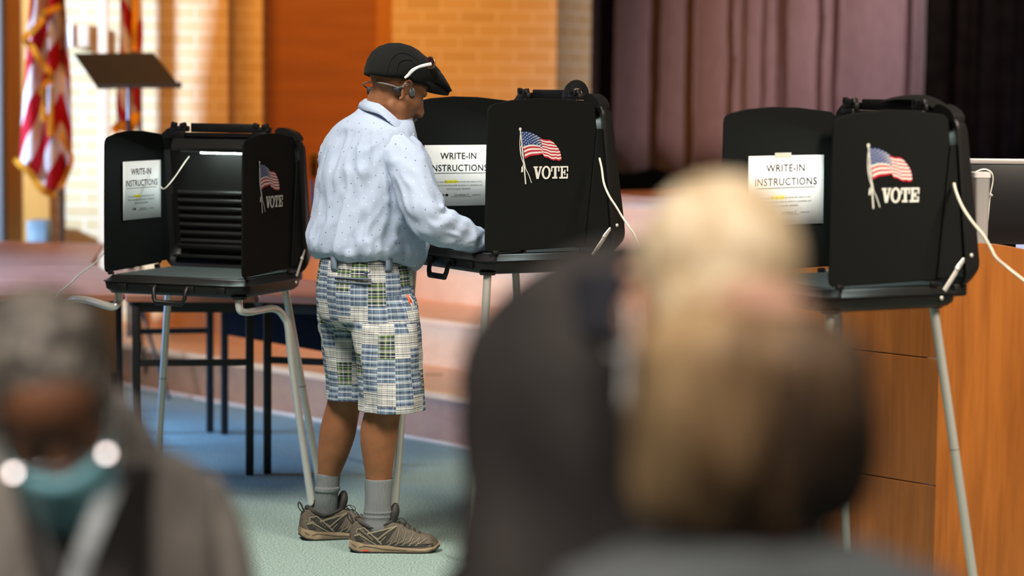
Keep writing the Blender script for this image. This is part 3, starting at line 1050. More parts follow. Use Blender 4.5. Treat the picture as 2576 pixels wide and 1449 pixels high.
def flag(label, pole_u, y, left, right, ztop, fold, fringe, tassels, up, per, slope, pole_v1=None):
    """flag hanging furled from an upright pole; left/right: outline points (u, v)"""
    base = atz(pole_u, 1000, 0)
    p_ = at(pole_u, 300, y)
    base = V((p_.x, y, 0))
    t = thing('flag', label, 'flag', base, 0, 'furled flags')
    mb = MB().tube([base, base + V((0, 0, 2.75))], .0135, 12)
    mb2 = MB().ball(base + V((0, 0, 2.80)), (.03, .03, .05))
    mb2.tube([base + V((0, 0, 1.76)), base + V((0, 0, 1.93))], .0155, 12)
    mb3 = MB().loft([[base + V((r * math.cos(a * .3927), r * math.sin(a * .3927), z)) for a in range(16)] for r, z in ((.17, 0), (.17, .02), (.10, .045), (.03, .07), (.022, .14))])
    obj('pole', mb, M_POLE, t, 60, world=True)
    obj('pole_joint', mb2, M_BRASS, t, 60, world=True)
    obj('base', mb3, M_BRASS, t, 40, world=True)
    # cloth
    def ev(pts, v):
        if v <= pts[0][1]:
            return pts[0][0]
        for (u0, v0), (u1, v1) in zip(pts, pts[1:]):
            if v <= v1:
                return u0 + (u1 - u0) * (v - v0) / (v1 - v0)
        return pts[-1][0]
    vb = lambda s: up[0] + 0
    rows, cols = 60, 56
    v0 = -330
    bot = lambda u: ev([(b, a) for a, b in fringe['bottom']], u)
    vs, uvs = [], []
    for r in range(rows + 1):
        for c in range(cols + 1):
            s = c / cols
            # columns run between the two outlines, each down to the lower edge
            ul0, ur0 = left[0][0], right[0][0]
            ub = left[-1][0] + (right[-1][0] - left[-1][0]) * s
            vbot = bot(ub)
            v = v0 + (vbot - v0) * r / rows
            u = ev(left, v) * (1 - s) + ev(right, v) * s
            dpt = .05 * math.sin(s * fold * 2 * math.pi + .5 + .002 * v) + .02 * math.sin(s * 17 + v * .012) + .02 * noise.noise(V((s * 4, v * .006, pole_u)))
            q = at(u, v, y)
            q = CO + (q - CO) * 1.0
            q.y += dpt - .05
            vs.append(q)
            st = (v + slope * abs(u - pole_u)) / per + .05 * math.sin(s * fold * 6.28)
            uvs.append((st, s))
    mb = MB()
    fsx, uu = [], []
    for r in range(rows):
        for c in range(cols):
            i = r * (cols + 1) + c
            f = [i, i + 1, i + cols + 2, i + cols + 1]
            fsx.append(f)
            uu.append([uvs[k] for k in f])
    mb.add(vs, fsx, uu)
    cl = obj('cloth', mb, M_STR, t, 80, world=True)
    md = cl.modifiers.new('t', 'SOLIDIFY')
    md.thickness = .003
    # gold fringe along the lower edge and up the free edge
    def ribbon(pts, w, lift):
        q = cr_curve(pts, 5)
        P = [at(u, v, y) + V((0, lift + .012 * math.sin(i * .6), 0)) for i, (u, v) in enumerate(q)]
        m_ = MB()
        rings = []
        for i, p in enumerate(P):
            d = (P[min(i + 1, len(P) - 1)] - P[max(0, i - 1)]).normalized()
            n_ = V((d.z, 0, -d.x)).normalized() * w / 2
            rings.append([p + n_ + V((0, -.005, 0)), p - n_ + V((0, -.005, 0)), p - n_ + V((0, .005, 0)), p + n_ + V((0, .005, 0))])
        m_.loft(rings)
        return m_
    for pts, w, lift in fringe['ribbons']:
        obj('fringe', ribbon(pts, w, lift), M_GOLD, t, 50, world=True)
    for pts in tassels:
        P = [at(u, v, y) + V((0, -.10, 0)) for u, v in pts]
        m_ = MB().tube(P, [.007] * (len(P) - 2) + [.018, .021], 10, smooth=3)
        obj('tassel', m_, M_GOLD, t, 50, world=True)
    return t


flag('striped flag with gold fringe on the brown pole beside the panelled wall', 154, 12.95,
     [(82, -330), (78, 0), (66, 100), (62, 200), (57, 300), (52, 395)], [(172, -330), (174, 0), (183, 130), (188, 240), (189, 330), (190, 420)], 0, 2.6,
     {'bottom': [(50, 400), (90, 440), (125, 478), (150, 488), (165, 460), (190, 415)],
      'ribbons': [([(50, 392), (58, 408), (90, 435), (104, 462), (130, 482), (150, 487)], .034, -.12), ([(162, 470), (178, 436), (189, 405), (182, 372), (168, 345), (164, 335)], .026, -.11),
                  ([(168, 17), (140, 28), (122, 36), (117, 56), (98, 78), (82, 90), (80, 104), (96, 122), (112, 148), (130, 172), (142, 186), (140, 200), (124, 216), (118, 240)], .034, -.15)]},
     [[(121, 215), (119, 250), (119, 280), (121, 305)], [(143, 200), (140, 260), (137, 310), (138, 342)]], (0, 0), 150, -2.5)
flag('striped flag on a pole behind the music stand', 352, 13.15,
     [(306, -330), (304, 0), (300, 120), (294, 250), (296, 315)], [(362, -330), (364, 0), (366, 90), (358, 190), (354, 270), (350, 320)], 0, 1.8,
     {'bottom': [(294, 322), (312, 330), (330, 336), (354, 310)],
      'ribbons': [([(294, 330), (308, 316), (322, 318), (338, 322), (346, 300), (352, 280)], .05, -.12), ([(347, -30), (348, 40), (347, 90), (346, 128)], .028, -.11)]},
     [], (0, 0), 140, 2.4)

# music stand seen from the side of its desk
M_STD = mat('stand_black', (0.016, 0.012, 0.009), 0.5)
YM = 12.2
pb = at(323, 230, YM)
t = thing('music_stand', 'black music stand in front of the striped flags', 'music stand', (pb.x, YM, 0))
q = [at(185, 134, YM + .12), at(386, 132, YM + .12), at(452, 214, YM - .12), at(246, 222, YM - .12)]
n_ = (q[1] - q[0]).cross(q[3] - q[0]).normalized() * .008
mb = MB().add(q + [p + n_ for p in q], [[0, 1, 2, 3], [7, 6, 5, 4], [0, 4, 5, 1], [1, 5, 6, 2], [2, 6, 7, 3], [3, 7, 4, 0]])
obj('desk', mb, M_STD, t, 0, world=True, bev=.002)
lip = [at(246, 222, YM - .12), at(456, 222, YM - .12), at(456, 209, YM - .13), at(430, 208, YM - .13)]
mb = MB().add([lip[0], at(457, 222, YM - .12), at(457, 209, YM - .19), at(246, 213, YM - .19)], [[0, 1, 2, 3]])
lp = obj('ledge', mb, M_STD, t, 0, world=True)
lp.modifiers.new('t', 'SOLIDIFY').thickness = .006
mb = MB().tube([(pb.x, YM, .30), (pb.x, YM, at(323, 300, YM).z)], .0115, 12)
obj('lower_pole', mb, M_STD, t, 60, world=True)
mb = MB().tube([(pb.x, YM, at(323, 302, YM).z), (pb.x, YM, at(323, 205, YM).z)], .009, 12)
obj('upper_pole', mb, M_CHROME, t, 60, world=True)
for k in range(3):
    a = R(200 + 120 * k)
    mb = MB().tube([(pb.x, YM, .78), (pb.x + .12 * math.cos(a), YM + .12 * math.sin(a), .40), (pb.x + .30 * math.cos(a), YM + .30 * math.sin(a), .0085)], .009, 8, smooth=4)
    obj('leg', mb, M_STD, t, 60, world=True)

# flat box on the brick wall
c = at(204, 91, YW - .06)
t = thing('wall_speaker', 'small pale box fixed to the brick wall above the music stand', 'speaker', (c.x, YW, 0))
s_ = 13.5 / FPX
mb = MB().box((c.x + .01, YW - .06, c.z), (.085, .11, .125), bev=.006)
obj('body', mb, M_TRIM, t, 30, world=True)
mb = MB().box((c.x - .045, YW - .075, c.z + .004), (.022, .13, .13), bev=.004)
obj('side_plate', mb, M_WHITE, t, 30, world=True)
# grey box low on the wall
c0, c1 = at(80, 552, YW - .15), at(130, 552, YW - .15)
t = thing('grey_cabinet', 'blue grey metal cabinet low against the wood panel behind the tables', 'cabinet', ((c0.x + c1.x) / 2, YW - .2, 0))
w = c1.x - c0.x
obj('body', MB().box((0, 0, c0.z / 2), (w, .2, c0.z), bev=.006), mat('grey_metal', (0.15, 0.19, 0.22), 0.45), t, 30)
obj('door', MB().box((.01, -.104, c0.z / 2 - .01), (w * .78, .01, c0.z * .9), bev=.003), mat('grey_metal_light', (0.17, 0.215, 0.25), 0.45), t, 30)

# floor socket in the lowest tread, seen beside the man
c = at(1092, 937, 11.30)
k = thing('floor_plate', 'small brass plate set in the lowest stage tread', 'plate', (c.x, c.y, RH))
obj('plate', MB().box((0, 0, .002), (.085, .03, .004), Matrix.Rotation(-.02, 3, 'Z'), .001), mat('old_brass', (0.35, 0.24, 0.1), 0.4, 0.5), k, 0)

# ================================================================ lectern with its screen
M_LEC = wood('lectern_veneer', (0.235, 0.070, 0.009), (0.34, 0.108, 0.016), 'z', 0.9, 0.38)
M_LEC_LIT = wood('lectern_veneer_lit', (0.26, 0.085, 0.016), (0.37, 0.13, 0.029), 'z', 0.8, 0.36)  # same veneer, paler tone painted in for the face that catches more light
cn = V((1.348, 7.64, 0))
cn.x = at(2362, 900, cn.y).x
LT = 1.112
t = thing('lectern', 'large wooden lectern with two reddish brown veneer faces behind the booth', 'lectern', cn)
u1 = -SD                                   # face running back towards the stage wall
u2 = V((.985, .17, 0)).normalized()        # face across the view
depth1, depth2 = .95, .75
# face A (slanted), with two shallow joints
mb = MB()
for z0, z1 in ((0.02, .3345), (.338, .742), (.7455, LT)):
    n_ = SN * .02
    pts = [V((0, 0, 0)), u1 * depth1, u1 * depth1 + n_, n_]
    mb.add([(p.x, p.y, z0) for p in pts] + [(p.x, p.y, z1) for p in pts], [[3, 2, 1, 0], [4, 5, 6, 7], [0, 1, 5, 4], [1, 2, 6, 5], [2, 3, 7, 6], [3, 0, 4, 7]])
obj('front_panel', mb, M_LEC_LIT, t, 0, bev=.0015)
# face B with a curved top edge
top = cr_curve([(0, LT), (.10, LT + .003), (.15, LT + .001), (.21, LT - .006), (.30, LT - .022), (.5, LT - .06), (depth2, LT - .11)], 4)
poly = [(0, 0.0), (depth2, 0.0)] + [p for p in top[::-1]]
nb = V((-u2.y, u2.x, 0))
mb = MB().prism(poly, lambda a, b, w: (u2.x * a + nb.x * w, u2.y * a + nb.y * w, b), .0, .022)
obj('side_panel', mb, M_LEC, t, 0, bev=.0015)
e = u1 * depth1
g_ = u2 * depth2
far = e + g_
mb = MB().prism([(0.02, .03), (g_.x * .95, g_.y * .95 + .03), (far.x * .95, far.y * .95), (e.x * .97 + .03, e.y * .97)], lambda a, b, w: (a, b, w), LT - .13, LT - .115)
obj('desktop', mb, M_LEC, t, 0)
mb = MB().prism([(e.x, e.y), (far.x, far.y), (far.x, far.y - .02), (e.x + .02, e.y - .02)], lambda a, b, w: (a, b, w), 0.0, LT - .13)
obj('back_panel', mb, M_LEC, t, 0)
M_SCR = mat('screen_black', (0.008, 0.008, 0.009), 0.35)
M_SILV = mat('silver_case', (0.46, 0.44, 0.43), 0.4, 0.3)
ys = 8.0
a, b = at(2440, 398, ys), at(2640, 403, ys)
zb = LT - .115
t2 = thing('monitor', 'wide black monitor with a silver top edge on the lectern', 'monitor', ((a.x + b.x) / 2, ys, zb))
mb = MB().box((0, 0, (a.z - zb) / 2 + .045), (.46, .03, a.z - zb - .095), bev=.004)
obj('screen', mb, M_SCR, t2, 30)
mb = MB().box((0, -.002, a.z - zb - .009), (.462, .036, .018), bev=.004)
obj('top_edge', mb, M_SILV, t2, 30)
mb = MB().box((0, .02, .07), (.06, .03, .14), bev=.004).box((0, .02, .005), (.2, .14, .01), bev=.003)
obj('stand', mb, M_SCR, t2, 30)
c = at(2467, 440, 7.86)
t3 = thing('document_camera', 'silver upright device with a white cable beside the monitor', 'device', (c.x, 7.86, zb))
tw, hh = .024, at(2467, 432, 7.86).z - zb
mb = MB().loft([[(x + dx, y, z) for x, y in rrect(w_, d_, .012, 4)] for w_, d_, z, dx in ((.019, .03, 0, .004), (.026, .036, hh - .02, 0), (.027, .037, hh - .018, 0))])
obj('case', mb, M_SILV, t3, 40)
mb = MB().loft([[(x, y, z) for x, y in rrect(w_, d_, .012, 4)] for w_, d_, z in ((.028, .038, hh - .018), (.028, .038, hh - .003), (.024, .034, hh))])
obj('cap', mb, mat('pale_plastic', (0.6, 0.58, 0.58), .4), t3, 40)
mb = MB().tube([V((-.02, -.01, hh - .002)), V((-.005, -.012, hh + .006)), V((.015, -.005, hh + .008)), V((.035, .0, hh - .003)), V((.042, .01, hh - .03)), V((.036, .02, hh - .08)), V((.033, .03, hh - .16))], .0025, 8, smooth=5)
obj('cable', mb, M_EW, t3, 60)
mb = MB().box((.034, .0, hh - .075), (.012, .02, .008), Matrix.Rotation(.5, 3, 'Y'), .002)
obj('knob', mb, M_SILV, t3, 30)

# ================================================================ people: shared builders
def skin(name, c, rough=0.5):
    s = NT(name, rough, 0.4)
    n = s.noise(s.mapping('Object'), 18, 5)
    n2 = s.noise(s.mapping('Object'), 240, 2)
    s.b.inputs['Specular IOR Level'].default_value = 0.28
    s.b.inputs['Subsurface Weight'].default_value = 0.08
    s.b.inputs['Subsurface Radius'].default_value = (0.012, 0.005, 0.003)
    s.bump(n2, 0.12, 0.003)
    return s.color(s.ramp(n, [(0.3, tuple(k * .82 for k in c)), (0.7, tuple(min(1, k * 1.15) for k in c))]))


def head_axes(az, pitch, roll=0.0):
    f = V((math.cos(az) * math.cos(pitch), math.sin(az) * math.cos(pitch), -math.sin(pitch)))
    l = V((-math.sin(az), math.cos(az), 0))
    u = f.cross(l)
    Rr = Matrix.Rotation(roll, 3, f)
    l, u = Rr @ l, Rr @ u
    M = Matrix((f, l, u)).transposed()
    return M


def head_shapes(mb, c, M, s=1.0, ears=True, nose=1.0):
    T = lambda p: V(c) + M @ (V(p) * s)
    E_ = lambda p, r, n=18: mb.ball(T(p), tuple(k * s for k in r), n, M)
    E_((-.012, 0, .055), (.102, .078, .09), 24)
    E_((.04, 0, .058), (.058, .068, .066))
    E_((.042, 0, -.015), (.056, .062, .07))
    for y in (-1, 1):
        E_((.055, y * .042, -.014), (.032, .026, .03))
        E_((.079, y * .028, .030), (.017, .028, .012))
        E_((.026, y * .034, -.052), (.048, .020, .033))
        E_((.104, y * .0135, -.030), (.013, .011, .010))
    E_((.036, 0, -.078), (.055, .05, .042))
    E_((.082, 0, -.100), (.025, .028, .022))
    mb.tube([T((.092, 0, .028)), T((.104, 0, .0)), T((.116 * nose, 0, -.022))], [.010 * s, .012 * s, .015 * s], 12)
    E_((.114 * nose, 0, -.028), (.016, .0155, .013))
    E_((.098, 0, -.060), (.014, .026, .009))
    E_((.096, 0, -.075), (.013, .022, .009))
    E_((.09, 0, -.067), (.015, .03, .02))
    if ears:
        for y in (-1, 1):
            o = y * .079
            ring = [(-.012, o, -.034), (-.002, o + y * .004, -.028), (-.012, o + y * .010, -.012), (-.022, o + y * .016, .008), (-.020, o + y * .018, .024), (-.006, o + y * .014, .032), (.006, o + y * .008, .024), (.008, o + y * .003, .010)]
            mb.tube([T(p) for p in ring], [.0065 * s, .0065 * s, .005 * s, .005 * s, .005 * s, .0055 * s, .0055 * s, .004 * s], 10, smooth=4)
            E_((-.006, o + y * .005, -.002), (.015, .006, .026), 12)
            E_((.006, o + y * .003, -.004), (.007, .006, .009), 10)


def limb(mb, pts, n=18):
    """pts: (x,y,z,r) tuples, smooth tapering limb with round ends"""
    q = cr_curve(pts, 6)
    mb.tube([p[:3] for p in q], [p[3] for p in q], n)
    mb.ball(q[0][:3], q[0][3] * .98, 14)
    mb.ball(q[-1][:3], q[-1][3] * .98, 14)


def hand(mb, wrist, fdir, palm_n, side, s=1.0, curl=.6, spread=.18):
    """palm plus five separate fingers; fdir: direction of the fingers, palm_n: where the palm faces"""
    f = V(fdir).normalized()
    n = V(palm_n)
    n = (n - f * n.dot(f)).normalized()
    w = f.cross(n) * side               # towards the thumb
    wr = V(wrist)
    c = wr + f * .048 * s
    mb.ball(c, (.050 * s, .041 * s, .0165 * s), 16, Matrix((f, w, n)).transposed())
    limb(mb, [(*(wr - f * .02 * s), .026 * s), (*(wr + f * .02 * s), .026 * s)], 12)
    for k, (off, ln) in enumerate(((.028, .078), (.010, .088), (-.009, .080), (-.027, .062))):
        d = (f + w * spread * off * 20 * .4).normalized()
        p = wr + f * .086 * s + w * off * s
        pts = [(*(p - f * .03 * s), .0095 * s)]
        a = 0.15
        for j, seg in enumerate((.42, .33, .25)):
            dd = (d * math.cos(a) + n * math.sin(a))
            p2 = p + dd * ln * seg * s
            pts.append((*p, (.0095 - .0008 * j) * s))
            p = p2
            a += curl * (.75 + .12 * k)
        pts.append((*p, .0065 * s))
        limb(mb, pts, 10)
    p = wr + f * .03 * s + w * .030 * s
    d = (f * .62 + w * .62 + n * .42).normalized()
    p2 = p + d * .036 * s
    p3 = p2 + (d + n * .5 * curl + f * .3).normalized() * .030 * s
    limb(mb, [(*(p - d * .02), .013 * s), (*p, .012 * s), (*p2, .0105 * s), (*p3, .0075 * s)], 10)


def ell_ring(c, ax, ay, a, b, n=64, pw=2.0, bf=None):
    """super-ellipse ring; b forward, bf = other half"""
    out = []
    for i in range(n):
        t = 2 * math.pi * i / n
        ct, st = math.cos(t), math.sin(t)
        x = a * abs(ct) ** (2 / pw) * (1 if ct >= 0 else -1)
        bb = b if st >= 0 else (bf if bf is not None else b)
        y = bb * abs(st) ** (2 / pw) * (1 if st >= 0 else -1)
        out.append(V(c) + V(ax) * x + V(ay) * y)
    return out


# ================================================================ the man at the booth
M_SKB = skin('brown_skin', (0.25, 0.105, 0.047), 0.55)
FM, RM, UP = V((.8, .6, 0)), V((.6, -.8, 0)), V((0, 0, 1))
MAN0 = V((-.45, 8.27, 0))
P = lambda u, v, y: at(u, v, y)
Pr = lambda u, v, y, r: (*at(u, v, y), r)
HM = head_axes(R(30), R(27))
HC = at(993, 228, 8.20)
HS = 1.05

bd = MB()
head_shapes(bd, HC, HM, HS)
limb(bd, [Pr(952, 322, 8.24, .075), Pr(962, 288, 8.235, .067), Pr(972, 258, 8.22, .067), Pr(984, 228, 8.205, .063)])
for a, r1, r2 in ((P(935, 372, 8.25), .15, .085), (P(930, 430, 8.25), .175, .115), (P(925, 520, 8.25), .165, .125), (P(920, 610, 8.26), .145, .115), (P(920, 680, 8.26), .135, .11)):
    bd.ball(a, (r1, r2, .09), 20, Matrix((RM, FM, UP)).transposed())
limb(bd, [Pr(930, 345, 8.25, .09), Pr(920, 690, 8.26, .09)])
limb(bd, [Pr(950, 362, 8.22, .06), Pr(1000, 392, 8.15, .050), Pr(1040, 455, 8.07, .050), Pr(1072, 545, 8.03, .044), Pr(1150, 588, 8.07, .04), Pr(1226, 607, 8.135, .028)])
limb(bd, [Pr(925, 362, 8.28, .06), Pr(878, 392, 8.39, .050), Pr(900, 450, 8.47, .052), Pr(950, 545, 8.50, .044), Pr(1010, 590, 8.46, .038), Pr(1056, 602, 8.43, .028)])
hand(bd, P(1226, 607, 8.135), (.95, .28, -.12), (.1, .1, -1), 1, 1.0, .75)
hand(bd, P(1056, 602, 8.43), (.97, .1, -.2), (.05, .1, -1), -1, 1.0, .2)
# legs: knee pit, full calf, ankle, foot inside the shoe
limb(bd, [Pr(962, 740, 8.19, .075), Pr(976, 880, 8.16, .070), Pr(974, 985, 8.15, .062), Pr(962, 1040, 8.16, .061), Pr(953, 1092, 8.17, .0645), Pr(952, 1145, 8.175, .056), Pr(953, 1205, 8.18, .044), Pr(950, 1270, 8.18, .034), Pr(948, 1330, 8.18, .028)], 22)
limb(bd, [Pr(884, 740, 8.34, .075), Pr(882, 880, 8.36, .070), Pr(874, 975, 8.37, .062), Pr(862, 1030, 8.385, .060), Pr(850, 1085, 8.395, .0635), Pr(838, 1140, 8.40, .055), Pr(826, 1200, 8.405, .0375), Pr(822, 1255, 8.405, .031), Pr(819, 1310, 8.41, .027)], 22)
for a, d in ((P(948, 1358, 8.18), V((1, .03, 0))), (P(820, 1332, 8.41), V((.94, .33, 0)))):
    limb(bd, [(*(a - d * .025), .024), (*(a + d * .08 + V((0, 0, -.01))), .022), (*(a + d * .15 + V((0, 0, -.018))), .018)])
body = fused(bd, .005, 9, .5)
man = obj('person', body, M_SKB, None, 0)
for v in man.data.vertices:
    v.co -= MAN0
man.location = MAN0
man.data.shade_smooth()
tag(man, 'standing man in black flat cap, blue shirt and plaid shorts, writing in a booth', 'person')
from mathutils.bvhtree import BVHTree
BV = BVHTree.FromPolygons([tuple(p) for p in body.v], body.f)


def surf(u, v, off=0.0, bv=None, dflt=8.2):
    d = ray(u, v).normalized()
    h = (bv or BV).ray_cast(CO, d)[0]
    return (h if h else at(u, v, dflt)) - d * off


wobj = lambda name, mb, m_, parent=man, **k: obj(name, mb, m_, parent, world=True, **k)
HT = lambda p: HC + HM @ (V(p) * HS)
wobj('eye', MB().ball(HT((.071, -.031, .004)), .0115, 14), mat('eye_white', (0.6, 0.55, 0.5), .2), smooth=60)
wobj('eye', MB().ball(HT((.071, .031, .004)), .0115, 14), MATS['eye_white'], smooth=60)
mb = MB()
for y in (-1, 1):
    mb.tube([HT((.095, y * .014, .032)), HT((.0925, y * .03, .036)), HT((.079, y * .05, .034))], [.003, .004, .002], 8, flat=.6, smooth=3)
wobj('eyebrow', mb, mat('dark_brow', (0.02, 0.014, 0.011), .9), smooth=60)
# short goatee and moustache
g = MB()
head_shapes_dummy = None
g.ball(HT((.090, 0, -.099)), tuple(k * HS for k in (.024, .030, .026)), 14, HM)
g.ball(HT((.101, 0, -.051)), tuple(k * HS for k in (.010, .030, .006)), 12, HM)
for y in (-1, 1):
    g.tube([HT((.098, y * .024, -.052)), HT((.09, y * .034, -.07)), HT((.086, y * .03, -.095))], [.006, .007, .009], 8, smooth=3)
gb = fused(g, .004, 3)
for i, p in enumerate(gb.v):
    gb.v[i] = p + V((noise.noise(p * 260), noise.noise(p * 260 + V((5, 0, 0))), noise.noise(p * 260 + V((0, 9, 0))))) * .0022
wobj('beard', gb, mat('grey_beard', (0.06, 0.05, 0.042), .95, var=.7, vscale=160), smooth=60)

# ---- shirt
sh = NT('blue_shirt', 0.75, 0.2)
vo = sh.n('ShaderNodeTexVoronoi', voronoi_dimensions='2D')
mp = sh.mapping('UV', (31, 27, 1), (0, 0, .5))
sh.l(mp, vo.inputs['Vector'])
vo.inputs['Randomness'].default_value = 0.35
vo.inputs['Scale'].default_value = 1.0
dot = sh.math('LESS_THAN', vo.outputs['Distance'], 0.05)
sc_ = sh.n('ShaderNodeSeparateColor')
sh.l(vo.outputs['Color'], sc_.inputs[0])
dc = sh.ramp(sc_.outputs[0], [(0.0, (0.03, 0.05, 0.16)), (0.58, (0.85, 0.88, 0.92))], True)
ck = sh.n('ShaderNodeTexChecker')
sh.l(sh.mapping('UV', (1, 1, 1)), ck.inputs['Vector'])
ck.inputs['Scale'].default_value = 520
ck.inputs['Color1'].default_value = (0.34, 0.425, 0.595, 1)
ck.inputs['Color2'].default_value = (0.47, 0.55, 0.68, 1)
sh.l(sh.mix(dot, ck.outputs[0], dc), sh.b.inputs['Base Color'])
M_SHIRT = sh.m
nb_ = sh.noise(sh.mapping('Object'), 26, 4)
nb2 = sh.noise(sh.mapping('Object'), 8, 3)
nb3 = sh.noise(sh.mapping('Object', (1, 1, .55), (0, .5, .3)), 13, 2)
sh.bump(sh.math('ADD', sh.math('MULTIPLY', nb_, .6), sh.math('ADD', nb2, sh.math('MULTIPLY', nb3, .8))), 0.26, 0.012)

keys = [  # v, u, depth, half across, half front, half back
    (268, 962, 8.24, .078, .078, .07), (284, 957, 8.24, .112, .098, .088), (299, 948, 8.24, .148, .104, .098), (318, 942, 8.24, .174, .108, .110), (340, 938, 8.245, .192, .112, .118),
    (370, 935, 8.25, .203, .122, .130), (420, 931, 8.25, .205, .140, .142), (480, 927, 8.25, .203, .155, .148), (540, 921, 8.255, .200, .175, .155), (585, 916, 8.26, .198, .205, .163),
    (612, 915, 8.26, .194, .222, .165), (630, 915, 8.26, .186, .222, .160), (642, 915, 8.26, .174, .205, .148), (650, 915, 8.26, .16, .18, .135), (646, 915, 8.26, .145, .15, .12)]
rings = []
N = 128
rows = cr_curve(keys, 7)
for k, (v, u, y, a, b, bb) in enumerate(rows):
    c = at(u, v, y)
    ring = []
    hgt = k / (len(rows) - 1)
    for i in range(N):
        th = 2 * math.pi * i / N
        ct, st = math.cos(th), math.sin(th)
        pw = 2.25
        x = a * abs(ct) ** (2 / pw) * (1 if ct >= 0 else -1)
        yy = (b if st >= 0 else bb) * abs(st) ** (2 / pw) * (1 if st >= 0 else -1)
        # drapery: long soft folds that deepen towards the waist, gathers where it is tucked in
        low = sstep(.35, .95, hgt)
        mid = sstep(.18, .4, hgt) * (1 - sstep(.88, 1, hgt))
        fold = .0065 * low * math.sin(9 * th + 2.2 * math.sin(2 * th + .6) + 1.2 * hgt)
        fold += .009 * mid * noise.noise(V((ct * 2.2, st * 2.2, v * .010 + ct * 1.4)))
        fold += .0095 * mid * (1 - min(1, abs(noise.noise(V((ct * 3.1 + 5, st * 3.1, v * .009 - st * 2.2))) * 3.6)))
        fold += .0045 * mid * (1 - min(1, abs(noise.noise(V((ct * 5.5, st * 5.5 + 3, v * .016 + ct * 3))) * 3.4)))
        fold += .006 * sstep(.80, .97, hgt) * math.sin(23 * th + 3 * math.sin(3 * th))
        # pleat at the middle of the back under the yoke
        db = math.atan2(ct, -st)
        fold -= .012 * math.exp(-(db / .045) ** 2) * sstep(.22, .3, hgt) * (1 - sstep(.38, .62, hgt))
        fold += .006 * math.exp(-((db - .11) / .06) ** 2) * sstep(.22, .3, hgt) * (1 - sstep(.4, .7, hgt))
        q = c + RM * x + FM * yy
        nr = (RM * ct / max(a, .01) + FM * st / max(b, .01)).normalized()
        q += nr * fold
        # hem droops at the front where it hangs out over the belt
        q.z -= .052 * max(0, st) ** 1.2 * sstep(.72, .95, hgt) + .006 * math.sin(5 * th) * sstep(.8, 1, hgt)
        # shoulders slope down from the neck
        q.z -= .024 * abs(ct) ** 2 * (1 - sstep(.02, .28, hgt)) * sstep(0, .06, hgt)
        ring.append(q)
    rings.append(ring)
mb = MB().loft(rings, False, False, uw=1.15)


def sleeve(mb, keys, uw, seed):
    q = cr_curve(keys, 10)
    pts, rs = [V(p[:3]) for p in q], [p[3] for p in q]
    rings = []
    a = V((0, -1, .2))
    n = 72
    for k, p in enumerate(pts):
        t = (pts[min(k + 1, len(pts) - 1)] - pts[max(k - 1, 0)]).normalized()
        a = (a - t * a.dot(t)).normalized()
        b = t.cross(a)
        s = k / len(pts)
        ring = []
        for i in range(n):
            th = 2 * math.pi * i / n
            elb = math.exp(-((s - .52) / .16) ** 2)
            low = sstep(.5, .95, s)
            f = 1 + .07 * noise.noise(V((math.cos(th) * 1.5, math.sin(th) * 1.5, s * 7 + seed)))
            f += (.045 * elb + .05 * low) * math.sin(s * 60 + 2.2 * math.sin(th + seed) + th)
            f += .06 * (1 - abs(noise.noise(V((math.cos(th) * 2, math.sin(th) * 2 + s * 4, s * 9 + seed + 7))) * 3))
            ring.append(p + (a * math.cos(th) + b * math.sin(th)) * rs[k] * f)
        rings.append(ring)
    mb.loft(rings, False, False, uw=uw)


sleeve(mb, [Pr(968, 372, 8.18, .060), Pr(1002, 382, 8.125, .072), Pr(1024, 413, 8.09, .073), Pr(1040, 452, 8.06, .070), Pr(1060, 508, 8.035, .071), Pr(1082, 552, 8.03, .070), Pr(1115, 573, 8.045, .064), Pr(1152, 586, 8.075, .055), Pr(1190, 601, 8.105, .044), Pr(1215, 607, 8.125, .038), Pr(1232, 609, 8.14, .034)], .48, 1.0)
sleeve(mb, [Pr(900, 372, 8.34, .060), Pr(872, 382, 8.41, .070), Pr(884, 410, 8.45, .072), Pr(905, 470, 8.48, .068), Pr(945, 540, 8.50, .066), Pr(985, 575, 8.48, .055), Pr(1030, 594, 8.45, .044), Pr(1056, 602, 8.43, .034)], .48, 4.0)
mb.m = 0
wobj('shirt', mb, M_SHIRT, smooth=75)
# cuff
mb = MB().tube([P(1214, 606, 8.122), P(1240, 609, 8.145)], [.041, .038], 20, caps=False)
cf = wobj('cuff', mb, M_SHIRT, smooth=60)
# collar: stand and folded fall
up_e = [(918, 248, 8.25), (934, 250, 8.19), (964, 268, 8.145), (1000, 299, 8.125), (1022, 321, 8.14), (1040, 338, 8.18), (1036, 334, 8.28), (1000, 296, 8.34), (960, 268, 8.34), (930, 252, 8.31)]
lo_e = [(899, 271, 8.25), (915, 277, 8.165), (955, 288, 8.11), (986, 313, 8.09), (1012, 333, 8.10), (1040, 350, 8.155), (1042, 345, 8.29), (1005, 310, 8.38), (958, 285, 8.385), (912, 272, 8.33)]
in_e = [(922, 268, 8.25), (938, 274, 8.20), (966, 292, 8.165), (998, 318, 8.145), (1018, 332, 8.16), (1034, 342, 8.20), (1028, 338, 8.27), (998, 318, 8.32), (962, 290, 8.32), (932, 272, 8.30)]
LP = lambda e: [V(p) for p in cr_curve([at(*q) for q in e] + [at(*e[0])], 6)][:-1]
A_, B_, C_ = LP(up_e), LP(lo_e), LP(in_e)
mid = [(a + b) / 2 + (b - sum(B_, V()) / len(B_)).normalized() * .006 for a, b in zip(A_, B_)]
mb = MB().loft([C_, A_, mid, B_], False, False, uw=.5)
co = wobj('collar', mb, M_SHIRT, smooth=70)
co.modifiers.new('t', 'SOLIDIFY').thickness = .002
wobj('collar_button', MB().ball(at(1038, 338, 8.128), (.0045, .002, .0045), 10), M_EW, smooth=60)

